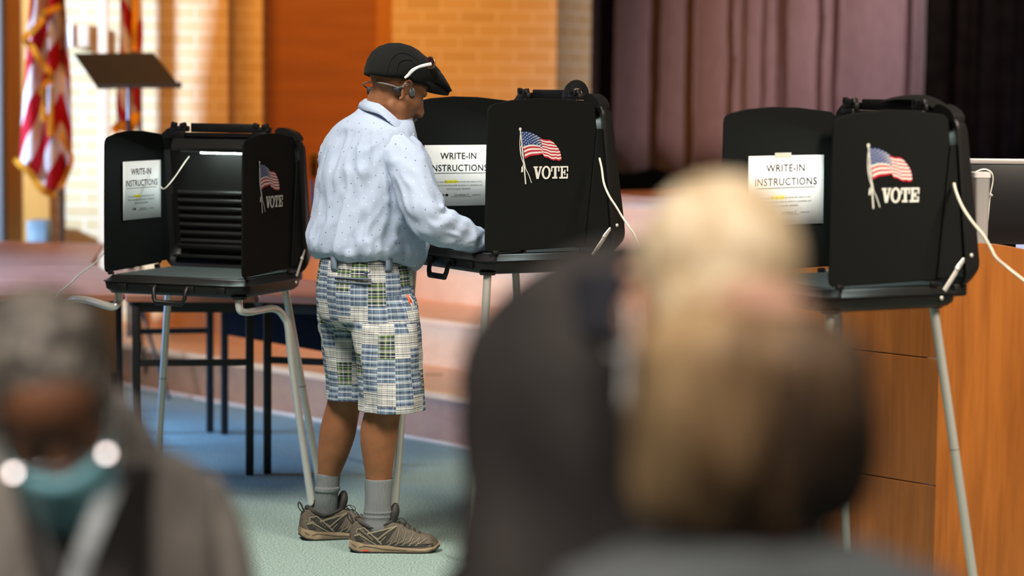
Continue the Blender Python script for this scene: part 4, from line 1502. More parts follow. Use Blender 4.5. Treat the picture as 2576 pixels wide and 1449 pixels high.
# ---- patchwork plaid shorts
pl = NT('madras_plaid', 0.85, 0.15)
uvm = pl.tc.outputs['UV']
sp = pl.n('ShaderNodeSeparateXYZ')
pl.l(uvm, sp.inputs[0])
U, VV = sp.outputs[0], sp.outputs[1]
PW, PH = .058, .080
ui = pl.math('FLOOR', pl.math('DIVIDE', U, PW))
vsh = pl.math('ADD', VV, pl.math('MULTIPLY', pl.math('FRACT', pl.math('MULTIPLY', ui, .37)), .13))
vi = pl.math('FLOOR', pl.math('DIVIDE', vsh, PH))
cmb = pl.n('ShaderNodeCombineXYZ')
pl.l(ui, cmb.inputs[0])
pl.l(vi, cmb.inputs[1])
wn = pl.n('ShaderNodeTexWhiteNoise', noise_dimensions='3D')
pl.l(cmb.outputs[0], wn.inputs['Vector'])
rv = wn.outputs['Value']
off = pl.math('MULTIPLY', rv, 0.31)
# evenly alternate: mix of position parity and chance
sel = pl.math('FRACT', pl.math('ADD', pl.math('MULTIPLY', pl.math('ADD', pl.math('MULTIPLY', ui, 2.0), pl.math('MULTIPLY', vi, 1.0)), 0.3334), pl.math('MULTIPLY', rv, 0.30)))
WH, CRM, GRY, NAV, BLU, LBL, GRN, YEL, DKN = (.60, .61, .58), (.52, .52, .45), (.27, .28, .28), (.02, .028, .065), (.085, .125, .20), (.20, .275, .35), (.075, .145, .04), (.52, .54, .26), (.012, .017, .04)


def stripes(coord, period, seq):
    f = pl.math('FRACT', pl.math('DIVIDE', pl.math('ADD', coord, off), period))
    return pl.ramp(f, seq, True)


wA = stripes(vsh, .036, [(0, WH), (.12, BLU), (.18, WH), (.28, NAV), (.38, WH), (.48, GRY), (.64, WH), (.72, NAV), (.78, WH), (.86, BLU), (.92, CRM)])
uA = stripes(U, .032, [(0, CRM), (.26, GRY), (.46, WH), (.54, LBL), (.62, CRM), (.74, GRY), (.88, WH)])
wB = stripes(vsh, .040, [(0, NAV), (.20, LBL), (.36, WH), (.44, LBL), (.52, NAV), (.60, BLU), (.74, NAV), (.82, WH), (.88, LBL)])
uB = stripes(U, .042, [(0, LBL), (.22, LBL), (.32, WH), (.36, LBL), (.54, BLU), (.74, LBL), (.84, WH), (.88, BLU)])
wC = stripes(vsh, .038, [(0, GRN), (.16, YEL), (.20, DKN), (.34, WH), (.42, DKN), (.58, GRN), (.68, CRM), (.80, NAV), (.86, WH), (.92, DKN)])
uC = stripes(U, .038, [(0, DKN), (.18, GRN), (.30, CRM), (.42, GRN), (.56, NAV), (.75, CRM), (.82, LBL), (.88, NAV)])
cA_ = pl.mix(.30, wA, uA)
cB_ = pl.mix(.34, wB, uB)
cC_ = pl.mix(.34, wC, uC)
col = pl.mix(pl.math('GREATER_THAN', sel, .34), cA_, cB_)
col = pl.mix(pl.math('GREATER_THAN', sel, .80), col, cC_)
# seams between the patches
seam = pl.math('LESS_THAN', pl.math('FRACT', pl.math('DIVIDE', U, PW)), .02)
col = pl.mix(pl.math('MULTIPLY', seam, .5), col, (.35, .38, .42))
pn1 = pl.noise(pl.mapping('Object'), 30, 3)
pl.bump(pn1, 0.35, 0.012)
M_PLAID = pl.color(col)


def leg_rings(keys, seed, n=72):
    rings, q = [], cr_curve(keys, 8)
    for k, (v, u, y, a, b) in enumerate(q):
        c = at(u, v, y)
        s = k / (len(q) - 1)
        ring = []
        for i in range(n):
            th = 2 * math.pi * i / n
            f = 1 + .05 * s * math.sin(4 * th + seed + s * 2) + .07 * noise.noise(V((math.cos(th) * 1.6, math.sin(th) * 1.6, s * 3.0 + seed)))
            f += .035 * (1 - abs(noise.noise(V((math.cos(th) * 2 + 3, math.sin(th) * 2, s * 5 + seed))) * 3))
            ring.append(c + RM * (a * f * math.cos(th)) + FM * (b * f * math.sin(th)))
        rings.append(ring)
    return rings


mb = MB()
hk = [(634, 913, 8.26, .152, .135), (650, 914, 8.26, .160, .142), (680, 917, 8.26, .172, .153), (720, 919, 8.26, .178, .160), (760, 921, 8.26, .180, .160), (800, 923, 8.26, .174, .150), (830, 924, 8.26, .14, .11)]
rg_ = []
for v, u, y, a, b in cr_curve(hk, 5):
    c = at(u, v, y)
    ring = []
    for i in range(96):
        th = 2 * math.pi * i / 96
        ct, st = math.cos(th), math.sin(th)
        f = 1 + .03 * noise.noise(V((ct * 2, st * 2, v * .02)))
        # two rounded halves of the seat at the back
        cheek = .012 * sstep(660, 720, v) * max(0, -st) * (math.sin(abs(math.atan2(ct, -st)) * 2.6) - .4)
        ring.append(c + RM * (a * f * ct) + FM * ((b * f + cheek) * st))
    rg_.append(ring)
mb.loft(rg_)
rl = leg_rings([(735, 962, 8.20, .085, .110), (775, 968, 8.19, .100, .120), (815, 973, 8.18, .106, .120), (850, 977, 8.17, .106, .117), (910, 981, 8.16, .104, .112), (970, 984, 8.15, .104, .108), (1012, 985, 8.15, .107, .108), (1033, 985, 8.15, .109, .110)], 1.3)
mb.loft(rl)
ll = leg_rings([(735, 884, 8.33, .085, .106), (775, 882, 8.34, .100, .116), (815, 884, 8.35, .104, .115), (850, 886, 8.36, .104, .112), (910, 889, 8.365, .100, .106), (960, 891, 8.37, .098, .102), (1004, 892, 8.37, .100, .104)], 5.1)
mb.loft(ll)
sf = fused(mb, .0058, 5, .5)
# drop the closed bottoms and the closed waist so that it is cloth, then lay out the patches round hip and legs
axes = {0: at(916, 700, 8.26), 1: at(980, 900, 8.165), 2: at(887, 900, 8.355)}
zc_ = at(918, 800, 8.26).z
zr_, zl_, zw_ = at(985, 1030, 8.15).z, at(892, 1001, 8.37).z, at(913, 637, 8.26).z
nf, nu = [], []
for f in sf.f:
    P_ = [sf.v[i] for i in f]
    c = sum(P_, V()) / len(P_)
    n_ = (P_[1] - P_[0]).cross(P_[2] - P_[0]).normalized()
    k = 0 if c.z > zc_ else (1 if (c - axes[0]).dot(RM) > 0 else 2)
    if abs(n_.z) > .75 and (c.z > zw_ - .004 or (k == 1 and c.z < zr_ + .004) or (k == 2 and c.z < zl_ + .004)):
        continue
    R_ = (.168, .109, .105)[k]
    an = lambda p: math.atan2((p - axes[k]).dot(FM), (p - axes[k]).dot(RM))
    a0 = an(c)
    uu_ = []
    for p in P_:
        d_ = (an(p) - a0 + math.pi) % (2 * math.pi) - math.pi
        uu_.append(((a0 + d_) * R_ + 2.0 + k * 1.7, p.z + (0, .0, .31)[k]))
    nf.append(f)
    nu.append(uu_)
sf.f, sf.uv, sf.mi = nf, nu, [0] * len(nf)
so_ = wobj('shorts', sf, M_PLAID, smooth=75)
# belt, belt loops, pocket welt, key tag
M_BELT = mat('black_belt', (0.010, 0.011, 0.016), .5)
c1, c2 = at(913, 628, 8.26), at(913.5, 648, 8.26)
mb = MB().loft([ell_ring(c, RM, FM, .163, .144, 64) for c in (c1, c2)], False, False)
bl = wobj('belt', mb, M_BELT, smooth=60)
bl.modifiers.new('t', 'SOLIDIFY').thickness = .005
M_LOOP = mat('blue_loop', (0.16, 0.21, 0.29), .8)
hip = lambda th, v, lift=.004: (lambda c: c + (RM * math.cos(R(th)) * .172 + FM * math.sin(R(th)) * .153) * (1 + lift * 6))(at(916, v, 8.26))
for th in (-75, -6):
    mb = MB()
    w_ = 4.2
    mb.loft([[hip(th - w_, v, .008 if 640 < v < 675 else .002), hip(th + w_, v, .008 if 640 < v < 675 else .002)] for v in (632, 642, 655, 668, 676)], False, False, closed=False)
    lp = wobj('belt_loop', mb, M_LOOP, smooth=60)
    lp.modifiers.new('t', 'SOLIDIFY').thickness = .004
M_WELT = mat('welt_navy', (0.10, 0.12, 0.17), .8)
mb = MB()
hw = lambda th, v: (lambda c: c + (RM * math.cos(R(th)) * .178 + FM * math.sin(R(th)) * .158) * 1.022)(at(918, v, 8.26))
for v in (691, 702):
    mb.tube([hw(th, v + (th + 50) * .05) for th in range(-74, -28, 5)], .0032, 8)
wobj('back_pocket', mb, M_WELT, smooth=60)
# small dark bird-like mark above the pocket
mb = MB()
mk = lambda a, b: hw(-35 + a, 679 + b)
for poly in ([(-2, -8), (0, -2), (2, -7), (1.2, 2), (.4, 8), (-1.0, 8), (-.8, 2)], [(-5, -9), (-3, -5), (0, -2), (-1, 1), (-4, -3)], [(5, -9), (3, -5), (0, -2), (1, 1), (4, -3)]):
    mb.face([mk(a, b) for a, b in poly])
wobj('pocket_emblem', mb, mat('navy_thread', (0.014, 0.03, 0.08), .8), smooth=0)
mb = MB().tube([P(1024, 742, 8.045), P(1030, 752, 8.04), P(1034, 766, 8.04)], [.006, .009, .006], 8, flat=.4, smooth=3)
wobj('key_tag', mb, mat('orange_tag', (0.75, 0.10, 0.03), .5), smooth=60)
mb = MB().tube([P(1033, 762, 8.038), P(1038, 772, 8.036), P(1037, 784, 8.036)], .003, 8).tube([P(1030, 745, 8.036), P(1037, 755, 8.034), P(1041, 768, 8.034)], .0022, 8)
wobj('keys', mb, M_CHROME, smooth=60)

# ---- socks
M_SOCK = NT('grey_sock', 0.95, 0.1)
wv = M_SOCK.n('ShaderNodeTexWave', wave_type='BANDS', bands_direction='X')
M_SOCK.l(M_SOCK.mapping('UV', (1, 0, 0)), wv.inputs['Vector'])
wv.inputs['Scale'].default_value = 62
M_SOCK.bump(wv.outputs['Fac'], .7, .004)
M_SOCK = M_SOCK.color(M_SOCK.ramp(wv.outputs['Fac'], [(0, (.17, .19, .20)), (.7, (.27, .295, .305))]))


def sock(keys, n=40, v0=1250):
    q = cr_curve(keys, 7)
    rings = []
    for v, u, y, r in q:
        c = at(u, v, y)
        rings.append([c + V((math.cos(2 * math.pi * i / n), math.sin(2 * math.pi * i / n) * (.95 - .25 * sstep(v0, v0 + 70, v)), 0)) * r for i in range(n)])
    return MB().loft(rings, False, False, uw=.3)


o = wobj('sock', sock([(1203, 953, 8.18, .0478), (1207, 953, 8.18, .0492), (1230, 952, 8.18, .0470), (1262, 951, 8.18, .0455), (1282, 950, 8.18, .047), (1287, 950, 8.18, .0490), (1293, 949, 8.18, .0468), (1299, 949, 8.18, .0488), (1305, 948, 8.18, .0465), (1326, 947, 8.18, .046), (1345, 950, 8.18, .036)]), M_SOCK, smooth=70)
o.modifiers.new('t', 'SOLIDIFY').thickness = .002
o = wobj('sock', sock([(1190, 826, 8.405, .0405), (1194, 826, 8.405, .042), (1212, 825, 8.405, .0415), (1222, 824, 8.405, .0415), (1226, 824, 8.405, .0445), (1234, 823, 8.405, .0445), (1238, 823, 8.405, .0405), (1262, 821, 8.405, .0405), (1290, 819, 8.41, .042), (1304, 820, 8.41, .041), (1325, 822, 8.41, .032)], v0=1230), M_SOCK, smooth=70)
o.modifiers.new('t', 'SOLIDIFY').thickness = .002

# ---- hiking shoes, laid out from heel (0) to toe (1)
M_UP = mat('shoe_upper', (0.085, 0.071, 0.052), .75, var=.25, vscale=60, bump=.2, bscale=400)
M_UPD = mat('shoe_dark', (0.020, 0.019, 0.017), .7, var=.2, vscale=50)
M_MID = mat('shoe_midsole', (0.235, 0.18, 0.11), .8, var=.25, vscale=35)
M_OUT = mat('shoe_outsole', (0.018, 0.018, 0.018), .8)
M_OVR = mat('shoe_overlay', (0.19, 0.17, 0.115), .7)
M_LACE = mat('lace', (0.028, 0.027, 0.022), .8)
SL = .312


def prof(tab, s):
    for (a, b), (c, d) in zip(tab, tab[1:]):
        if s <= c:
            t = (s - a) / (c - a)
            t = t * t * (3 - 2 * t)
            return b + (d - b) * t
    return tab[-1][1]


TOPH = [(0, .060), (.03, .092), (.09, .114), (.15, .110), (.22, .088), (.30, .088), (.40, .098), (.47, .106), (.56, .097), (.68, .078), (.77, .064), (.88, .058), (.95, .047), (1.0, .022)]
HALF = [(0, .018), (.03, .029), (.10, .038), (.25, .041), (.42, .042), (.60, .046), (.75, .049), (.88, .043), (.96, .028), (1, .012)]
SOLT = [(0, .045), (.06, .040), (.2, .030), (.4, .028), (.6, .020), (.8, .017), (.92, .021), (1, .033)]
SOLB = [(0, .014), (.06, .004), (.15, .0), (.85, .0), (.94, .006), (1, .020)]


def shoe(origin, d, word, sign, tilt=0.0):
    d = V(d).normalized()
    lat = V((d.y, -d.x, 0))         # the side facing the hall
    o0 = V(origin)
    T = lambda s, y, z: o0 + d * (s * SL) + lat * y + UP * z

    def side(s, z):
        h, w = prof(TOPH, s), prof(HALF, s)
        st = prof(SOLT, s)
        t = max(0, min(1, (z - st) / max(.001, h - st)))
        return w * (1.03 - (.16 + .42 * sstep(.40, .62, s)) * t ** 2.2)
    up_ = MB()
    rings = []
    ns = 40
    for k in range(ns + 1):
        s = .004 + .992 * k / ns
        h, w, st = prof(TOPH, s), prof(HALF, s), prof(SOLT, s) - .006
        ring = []
        n = 26
        for i in range(n):
            a = 2 * math.pi * i / n
            # side wall up to a rounded top
            t = (1 - math.cos(a)) / 2            # 0 bottom 1 top
            z = st + (h - st) * t
            y = (w * (1.03 - (.16 + .42 * sstep(.40, .62, s)) * t ** 2.2)) * (1 if math.sin(a) >= 0 else -1) * min(1, abs(math.sin(a)) * 2.4) ** .5
            ring.append(T(s, y, z))
        rings.append(ring)
    up_.loft(rings)
    u = wobj('shoe', up_, M_UP, smooth=60)
    ch = lambda nm, b, m_, **k: wobj(nm, b, m_, parent=u, **k)
    # dark collar around the ankle
    q = MB()
    ring0 = [(.075, 0, .113), (.10, -.027, .110), (.16, -.035, .099), (.24, -.036, .088), (.34, -.035, .093), (.44, -.028, .104), (.49, -.012, .110), (.49, .012, .110), (.44, .028, .104), (.34, .035, .093), (.24, .036, .088), (.16, .035, .099), (.10, .027, .110)]
    cc = cr_curve([T(*p) for p in ring0] + [T(*ring0[0])], 4)
    q.tube(cc, .0062, 8)
    ch('ankle_collar', q, M_UPD, smooth=60)

    def patch(poly, lift=.0015, mb=None, sg=1):
        mb = mb or MB()
        # subdivide the outline so it follows the side of the shoe
        pts = []
        for (a, b), (c, e) in zip(poly, poly[1:] + poly[:1]):
            for i in range(4):
                pts.append((a + (c - a) * i / 4, b + (e - b) * i / 4))
        cx_, cy_ = sum(p[0] for p in poly) / len(poly), sum(p[1] for p in poly) / len(poly)
        for p, p2 in zip(pts, pts[1:] + pts[:1]):
            m1, m2 = ((p[0] + cx_) / 2, (p[1] + cy_) / 2), ((p2[0] + cx_) / 2, (p2[1] + cy_) / 2)
            S = lambda q_: T(q_[0], sg * (side(*q_) + lift), q_[1])
            mb.face([S(p), S(p2), S(m2), S(m1)])
            mb.face([S(m1), S(m2), S((cx_, cy_))])
        return mb

    def strip(pts, w, lift=.003, mb=None, sg=1):
        mb = mb or MB()
        q_ = []
        for (a, b), (c, e) in zip(pts, pts[1:]):
            for i in range(4):
                q_.append((a + (c - a) * i / 4, b + (e - b) * i / 4))
        q_.append(pts[-1])
        for (a, b), (c, e) in zip(q_, q_[1:]):
            dx, dz = (c - a) * SL, e - b
            L = math.hypot(dx, dz) or 1
            nx, nz = -dz / L * w / 2 / SL, dx / L * w / 2
            S = lambda s_, z_: T(s_, sg * (side(s_, z_) + lift), z_)
            mb.face([S(a + nx, b + nz), S(c + nx, e + nz), S(c - nx, e - nz), S(a - nx, b - nz)])
        return mb
    for sg in (1, -1):
        mb = MB()
        for poly in ([(.095, .083), (.17, .085), (.30, .068), (.42, .082), (.50, .09), (.36, .058), (.27, .058)], [(.045, .066), (.10, .060), (.17, .040), (.08, .042)],
                     [(.18, .070), (.36, .034), (.29, .033), (.09, .083)], [(.235, .066), (.40, .083), (.315, .051)], [(.34, .050), (.44, .068), (.52, .088), (.38, .030), (.33, .034)],
                     [(.36, .028), (.44, .040), (.60, .034), (.78, .033), (.92, .033), (.92, .026), (.6, .024)]):
            patch(poly, .0016, mb, sg)
        ch('dark_panel', mb, M_UPD, smooth=0)
        mb = MB()
        for pts, w in (([(.09, .083), (.165, .088)], .004), ([(.165, .088), (.36, .032)], .0042), ([(.09, .083), (.08, .07), (.30, .030)], .0038), ([(.055, .060), (.13, .067)], .006), ([(.20, .068), (.36, .080), (.50, .092)], .0055),
                       ([(.31, .048), (.42, .075), (.52, .094)], .005), ([(.235, .066), (.32, .050)], .003), ([(.33, .036), (.40, .058)], .003)):
            strip(pts, w, .0028, mb, sg)
        ch('overlay', mb, M_OVR, smooth=0)
        mb = MB()
        for k in range(5):
            s0 = .42 + .075 * k
            strip([(s0, .028), (s0 + .10, .045), (s0 + .13, prof(TOPH, s0 + .13) * .86)], .0022, .0026, mb, sg)
            strip([(s0 + .02, .028), (s0 + .06, .052)], .0018, .0026, mb, sg)
        ch('lace_cable', mb, M_OVR, smooth=0)
    # lettering along the heel stripe
    S2 = lambda a, b: (lambda s_, z_: T(s_, side(s_, z_) + .0034, z_))(.112 + (a * .86 + b * .5) / SL, .0815 - a * .72 + b * .86)
    mb = text_mb(word, .0155 if len(word) > 6 and word[0] == 's' else .0135, S2, None, 'LEFT', bold=.0002)
    ch('shoe_lettering', mb, M_OVR if sign else mat('dim_print', (.09, .085, .07), .7), smooth=0)
    # sole
    def band(lo, hi, grow, m_, nm):
        rr = []
        for k in range(ns + 1):
            s = k / ns
            w = prof(HALF, min(.99, max(.012, s))) + grow
            z0, z1 = lo(s), hi(s)
            rr.append([T(s, -w, z0), T(s, -w - .002, (z0 + z1) / 2), T(s, -w + .001, z1), T(s, w - .001, z1), T(s, w + .002, (z0 + z1) / 2), T(s, w, z0)])
        return ch(nm, MB().loft(rr), m_, smooth=40)
    band(lambda s: prof(SOLB, s) + .006, lambda s: prof(SOLT, s), .0045, M_MID, 'midsole')
    band(lambda s: prof(SOLB, s) + .0, lambda s: prof(SOLB, s) + .0065, .003, M_OUT, 'outsole')
    mb = MB()
    for pts in ([(.02, .034), (.07, .026), (.12, .022), (.17, .028), (.25, .024)], [(.25, .024), (.36, .018), (.45, .016), (.6, .014), (.9, .013)]):
        for k in range(len(pts) - 1):
            (a, b), (c, e) = pts[k], pts[k + 1]
            wa, wb = prof(HALF, a) + .0072, prof(HALF, c) + .0072
            mb.add([T(a, wa, b), T(c, wb, e), T(c, wb, e - .003), T(a, wa, b - .003)], [[0, 1, 2, 3]])
    ch('sole_groove', mb, M_UP, smooth=0)
    if sign:
        wa = prof(HALF, .18) + .0078
        mb = MB().add([T(.15, wa, .0125), T(.22, wa, .0125), T(.22, wa, .008), T(.15, wa, .008)], [[0, 1, 2, 3]])
        ch('red_tag', mb, mat('red_tag', (.6, .05, .02), .6), smooth=0)
    # tongue and laces
    mb = MB()
    tg = [(.455, .085, .024, .013), (.475, .115, .027, .019), (.495, .14, .026, .018), (.505, .158, .018, .012), (.507, .166, .010, .006)]
    rr = []
    for s, z, w, th in cr_curve(tg, 5):
        rr.append([T(s, w * math.cos(a), z) + d * (th * math.sin(a)) for a in [2 * math.pi * i / 16 for i in range(16)]])
    mb.loft(rr)
    ch('tongue', mb, M_UPD, smooth=60)
    mb = MB()
    for k in range(5):
        s0 = .54 + .055 * k
        zt_ = prof(TOPH, s0) + .002
        for a, b in ((-1, 1), (1, -1)):
            mb.tube([T(s0, a * .020, zt_ - .006), T(s0 + .014, 0, zt_ + .003), T(s0 + .03, b * .020, prof(TOPH, s0 + .03) - .004)], .0017, 6, smooth=3)
    loop = [(.53, .006, .108), (.56, .02, .118), (.61, .026, .112), (.625, .018, .098), (.59, .01, .098), (.54, .004, .106)]
    mb.tube([T(*p) for p in loop], .0014, 6, smooth=5)
    mb.tube([T(*p) for p in [(.53, .0, .108), (.58, -.012, .112), (.64, -.02, .092), (.68, -.022, .082)]], .0014, 6, smooth=5)
    ch('laces', mb, M_LACE, smooth=60)
    # heel loop
    mb = MB().tube([T(*p) for p in [(.035, -.003, .094), (-.01, -.002, .112), (-.02, 0, .126), (-.005, .002, .132), (.02, .003, .12), (.045, .003, .10)]], .004, 8, flat=.5, smooth=5)
    ch('heel_loop', mb, M_UPD, smooth=60)
    return u


shoe(atz(878, 1386, 0), (1, .05, 0), 'salomon', True)
shoe(atz(754, 1357, 0), (.955, .30, 0), 'X ULTRA', False)

# ---- flat cap
M_CAP = mat('black_felt', (0.0105, 0.011, 0.0105), .95, spec=.15, sheen=.04, bump=.25, bscale=700)
mb = MB()
rings = []
hem = lambda x: .036 + .26 * x if x > 0 else .036 + .30 * x
for dz, rf, rb, ry, drop in [(-.002, .118, .111, .083, 0), (.012, .128, .117, .090, 0), (.035, .138, .121, .095, .0), (.058, .136, .118, .092, .0), (.080, .118, .104, .081, 0), (.097, .090, .080, .064, 0), (.108, .055, .05, .04, 0), (.113, .02, .02, .015, 0)]:
    ring = []
    for i in range(56):
        a = 2 * math.pi * i / 56
        x = (rf if math.cos(a) > 0 else rb) * math.cos(a) - .006
        y = ry * math.sin(a)
        k = 1 - dz / .125
        z = hem(x) * k + .036 * (1 - k) + dz + .006 * noise.noise(V((x * 22, y * 22, dz * 20)))
        ring.append(HT((x, y, z)))
    rings.append(ring)
mb.loft(rings, False, True)
cap_pts, cap_fs = [p.copy() for p in mb.v], [list(f) for f in mb.f]
cap = wobj('cap', mb, M_CAP, smooth=70)
cap.modifiers.new('t', 'SOLIDIFY').thickness = .003
mb = MB()
top_, bot_ = [], []
for i in range(25):
    a = R(-72 + 144 * i / 24)
    ring = []
    for t, lift in ((0, 0), (.5, .004), (1, 0)):
        r1 = V((.105 * math.cos(a), .082 * math.sin(a), 0))
        r2 = r1 + V((.071, .004 * math.sin(a), 0)) * max(0, math.cos(a) * 1.15 - .15) ** .6
        p = r1.lerp(r2, t)
        ring.append((p.x, p.y, .072 + .012 * t - 2.8 * p.y ** 2 + lift))
    top_.append(ring)
rr = [[HT(q_) for q_ in r_] + [HT((q_[0], q_[1], q_[2] - .011)) for q_ in r_[::-1]] for r_ in top_]
mb.loft(rr)
wobj('visor', mb, M_CAP, parent=cap, smooth=50)
# crown folded forward over the visor
mb = MB()
rings = []
for t, hw_, zt_, zb_ in ((0, .085, .135, .06), (.35, .082, .125, .07), (.7, .074, .108, .078), (1, .055, .094, .082)):
    x = .085 + .082 * t
    rings.append([HT((x - .25 * (abs(math.cos(a)) ** 2) * .03, hw_ * math.cos(a), (zt_ + zb_) / 2 + (zt_ - zb_) / 2 * math.sin(a) - 2.0 * (hw_ * math.cos(a)) ** 2)) for a in [2 * math.pi * i / 28 for i in range(28)]])
mb.loft(rings)
wobj('cap_front', mb, M_CAP, parent=cap, smooth=60)
CBV = BVHTree.FromPolygons([tuple(p) for p in cap_pts], cap_fs)
mb = MB()
for arc in ([(973, 182), (979, 158), (990, 142), (1008, 133), (1029, 137), (1050, 151), (1064, 170)], [(997, 182), (1000, 165), (1008, 154), (1020, 150), (1035, 152), (1046, 163), (1054, 178)]):
    mb.tube([surf(u, v, .0022, CBV) for u, v in cr_curve(arc, 5)], .0013, 6)
wobj('cap_seam', mb, mat('seam_black', (.006, .006, .006), .9), parent=cap, smooth=60)

# ---- sunglasses pushed up on the cap
M_GLW = mat('white_frame', (.78, .77, .78), .3)
M_LENS = mat('purple_lens', (.05, .018, .022), .12, spec=.8)
sg_ = thing('sunglasses', 'white sunglasses pushed up on the black flat cap', 'sunglasses', HC)
so = lambda nm, b, m_, par=sg_, **k: obj(nm, b, m_, par, world=True, **k)
yR = 8.095
arm = [P(1018, 196, yR), P(1027, 189, yR), P(1037, 178, yR - .002), P(1052, 169, yR), P(1069, 164, yR + .006), P(1085, 161, yR + .018)]
so('temple', MB().tube(arm, [.0042, .0055, .0062, .0052, .0058, .0062], 10, flat=.45, smooth=4, ref=(0, 1, 0)), M_GLW, smooth=60)
dl = HM @ V((0, .155, 0)) * 1.0
so('temple', MB().tube([p + dl for p in arm], [.0042, .0055, .0062, .0052, .0058, .0062], 10, flat=.45, smooth=4, ref=(0, 1, 0)), M_GLW, smooth=60)
fx, lx, ux = HM @ V((.86, 0, .5)), HM @ V((0, 1, 0)), HM @ V((-.5, 0, .86))
for k in (0, 1):
    c = arm[-1] + fx * .012 + ux * .004 + lx * (.026 + .07 * k)
    n = 20
    rr = [[c + lx * (.029 * r * math.cos(2 * math.pi * i / n)) + ux * (.020 * r * math.sin(2 * math.pi * i / n)) + fx * (.004 * (1 - r * r)) for i in range(n)] for r in (1, .8, .5, .15)]
    ln = MB().loft(rr, False, True)
    l_ = so('lens', ln, M_LENS, smooth=60)
    l_.modifiers.new('t', 'SOLIDIFY').thickness = .002
    so('rim', MB().tube(rr[0] + [rr[0][0]], .0022, 8), mat('gold_rim', (.5, .35, .15), .3, .8), smooth=60)

# ---- bone conduction headphones
M_HP = mat('headphone_grey', (.14, .125, .12), .45)
M_HPD = mat('headphone_dark', (.02, .02, .022), .5)
hp = thing('headphones', 'grey neckband headphones hooked over the ears of the man in the cap', 'headphones', HC)
ho = lambda nm, b, m_, **k: obj(nm, b, m_, hp, world=True, **k)
band_ = [surf(1014, 217, .006), surf(1003, 221, .006), surf(988, 216, .006), surf(970, 211, .007), surf(952, 208, .008), at(934, 206.5, 8.20), at(921, 208, 8.25), at(914, 212, 8.30), at(918, 218, 8.35), at(929, 223, 8.375), at(950, 227, 8.375), at(975, 224, 8.36)]
ho('neckband', MB().tube(band_, [.0045, .0045, .0038, .0032, .0028, .0026, .0026, .0026, .0028, .0035, .004], 10, smooth=5), M_HP, smooth=60)
ho('battery_pod', MB().box(surf(1000, 226, .007), (.034, .012, .017), Matrix.Rotation(.28, 3, 'Y'), .005), M_HPD, smooth=40)
ho('battery_pod', MB().box(P(930, 228, 8.365), (.02, .016, .026), bev=.005), M_HPD, smooth=40)
ho('ear_pad', MB().ball(surf(1037, 232, .010), (.0105, .008, .0155), 14), mat('ear_pad_grey', (.13, .15, .16), .5), smooth=60)
ho('ear_pad', MB().ball(surf(1036, 235, .004), (.0105, .009, .0165), 14), M_HPD, smooth=60)
ho('ear_hook', MB().tube([surf(1014, 217, .004), surf(1020, 211, .003), surf(1030, 214, .005), surf(1036, 224, .009)], .003, 8, smooth=4), M_HP, smooth=60)

# ================================================================ three people close to the camera
def hairmat(name, stops, nscale, stretch, grad=None, gw=0.5):
    h = NT(name, 0.55, 0.35)
    n = h.noise(h.mapping('Object', stretch), nscale, 6)
    f = n
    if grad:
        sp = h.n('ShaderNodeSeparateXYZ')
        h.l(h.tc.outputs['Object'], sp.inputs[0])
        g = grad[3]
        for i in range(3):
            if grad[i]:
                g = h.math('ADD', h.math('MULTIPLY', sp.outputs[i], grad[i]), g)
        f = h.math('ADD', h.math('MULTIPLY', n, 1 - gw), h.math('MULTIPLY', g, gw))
    h.bump(h.noise(h.mapping('Object', stretch), nscale * 4, 3), .5, .006)
    return h.color(h.ramp(f, stops))


def figure(name, label, base, legs_pts, mat_skin, build, vox=.009):
    b = MB()
    build(b)
    for pts in legs_pts:
        limb(b, pts)
    r = fused(b, vox, 6, .5)
    for i, p in enumerate(r.v):
        r.v[i] = p - base
    o = obj(name, r, mat_skin, None, 0)
    o.location = base
    o.data.shade_smooth()
    return tag(o, label, 'person')


def torso_rings(keys, ax, ay, n=72, seed=0.0, amp=.006, pw=2.3):
    rings = []
    for k, q in enumerate(cr_curve(keys, 6)):
        c, a, b = V(q[:3]), q[3], q[4]
        sl = q[5] if len(q) > 5 else 0
        ring = []
        for i in range(n):
            t = 2 * math.pi * i / n
            ct, st = math.cos(t), math.sin(t)
            p = c + ax * (a * abs(ct) ** (2 / pw) * (1 if ct >= 0 else -1)) + ay * (b * abs(st) ** (2 / pw) * (1 if st >= 0 else -1))
            nr = (ax * ct + ay * st)
            p += nr * amp * (noise.noise(V((ct * 2 + seed, st * 2, p.z * 7))) * 2 + .5 * math.sin(6 * t + p.z * 14))
            p.z -= sl * ct * ct
            ring.append(p)
        rings.append(ring)
    return rings


def wavy(rings, mb, **k):
    mb.loft(rings, True, True, **k)
    return mb


# ---------------------------------------------------------------- man in a mask, grey jacket
M_SK2 = skin('deep_brown_skin', (0.125, 0.052, 0.026), .45)
h2c = at(132, 1035, 3.38)
H2 = head_axes(R(-72), R(37), .24)
h2 = lambda p: h2c + H2 @ (V(p) * 1.02)
F2, R2 = V((.42, -.907, 0)), V((-.907, -.42, 0))
b2 = V((h2c.x - .01, h2c.y + .14, 0))


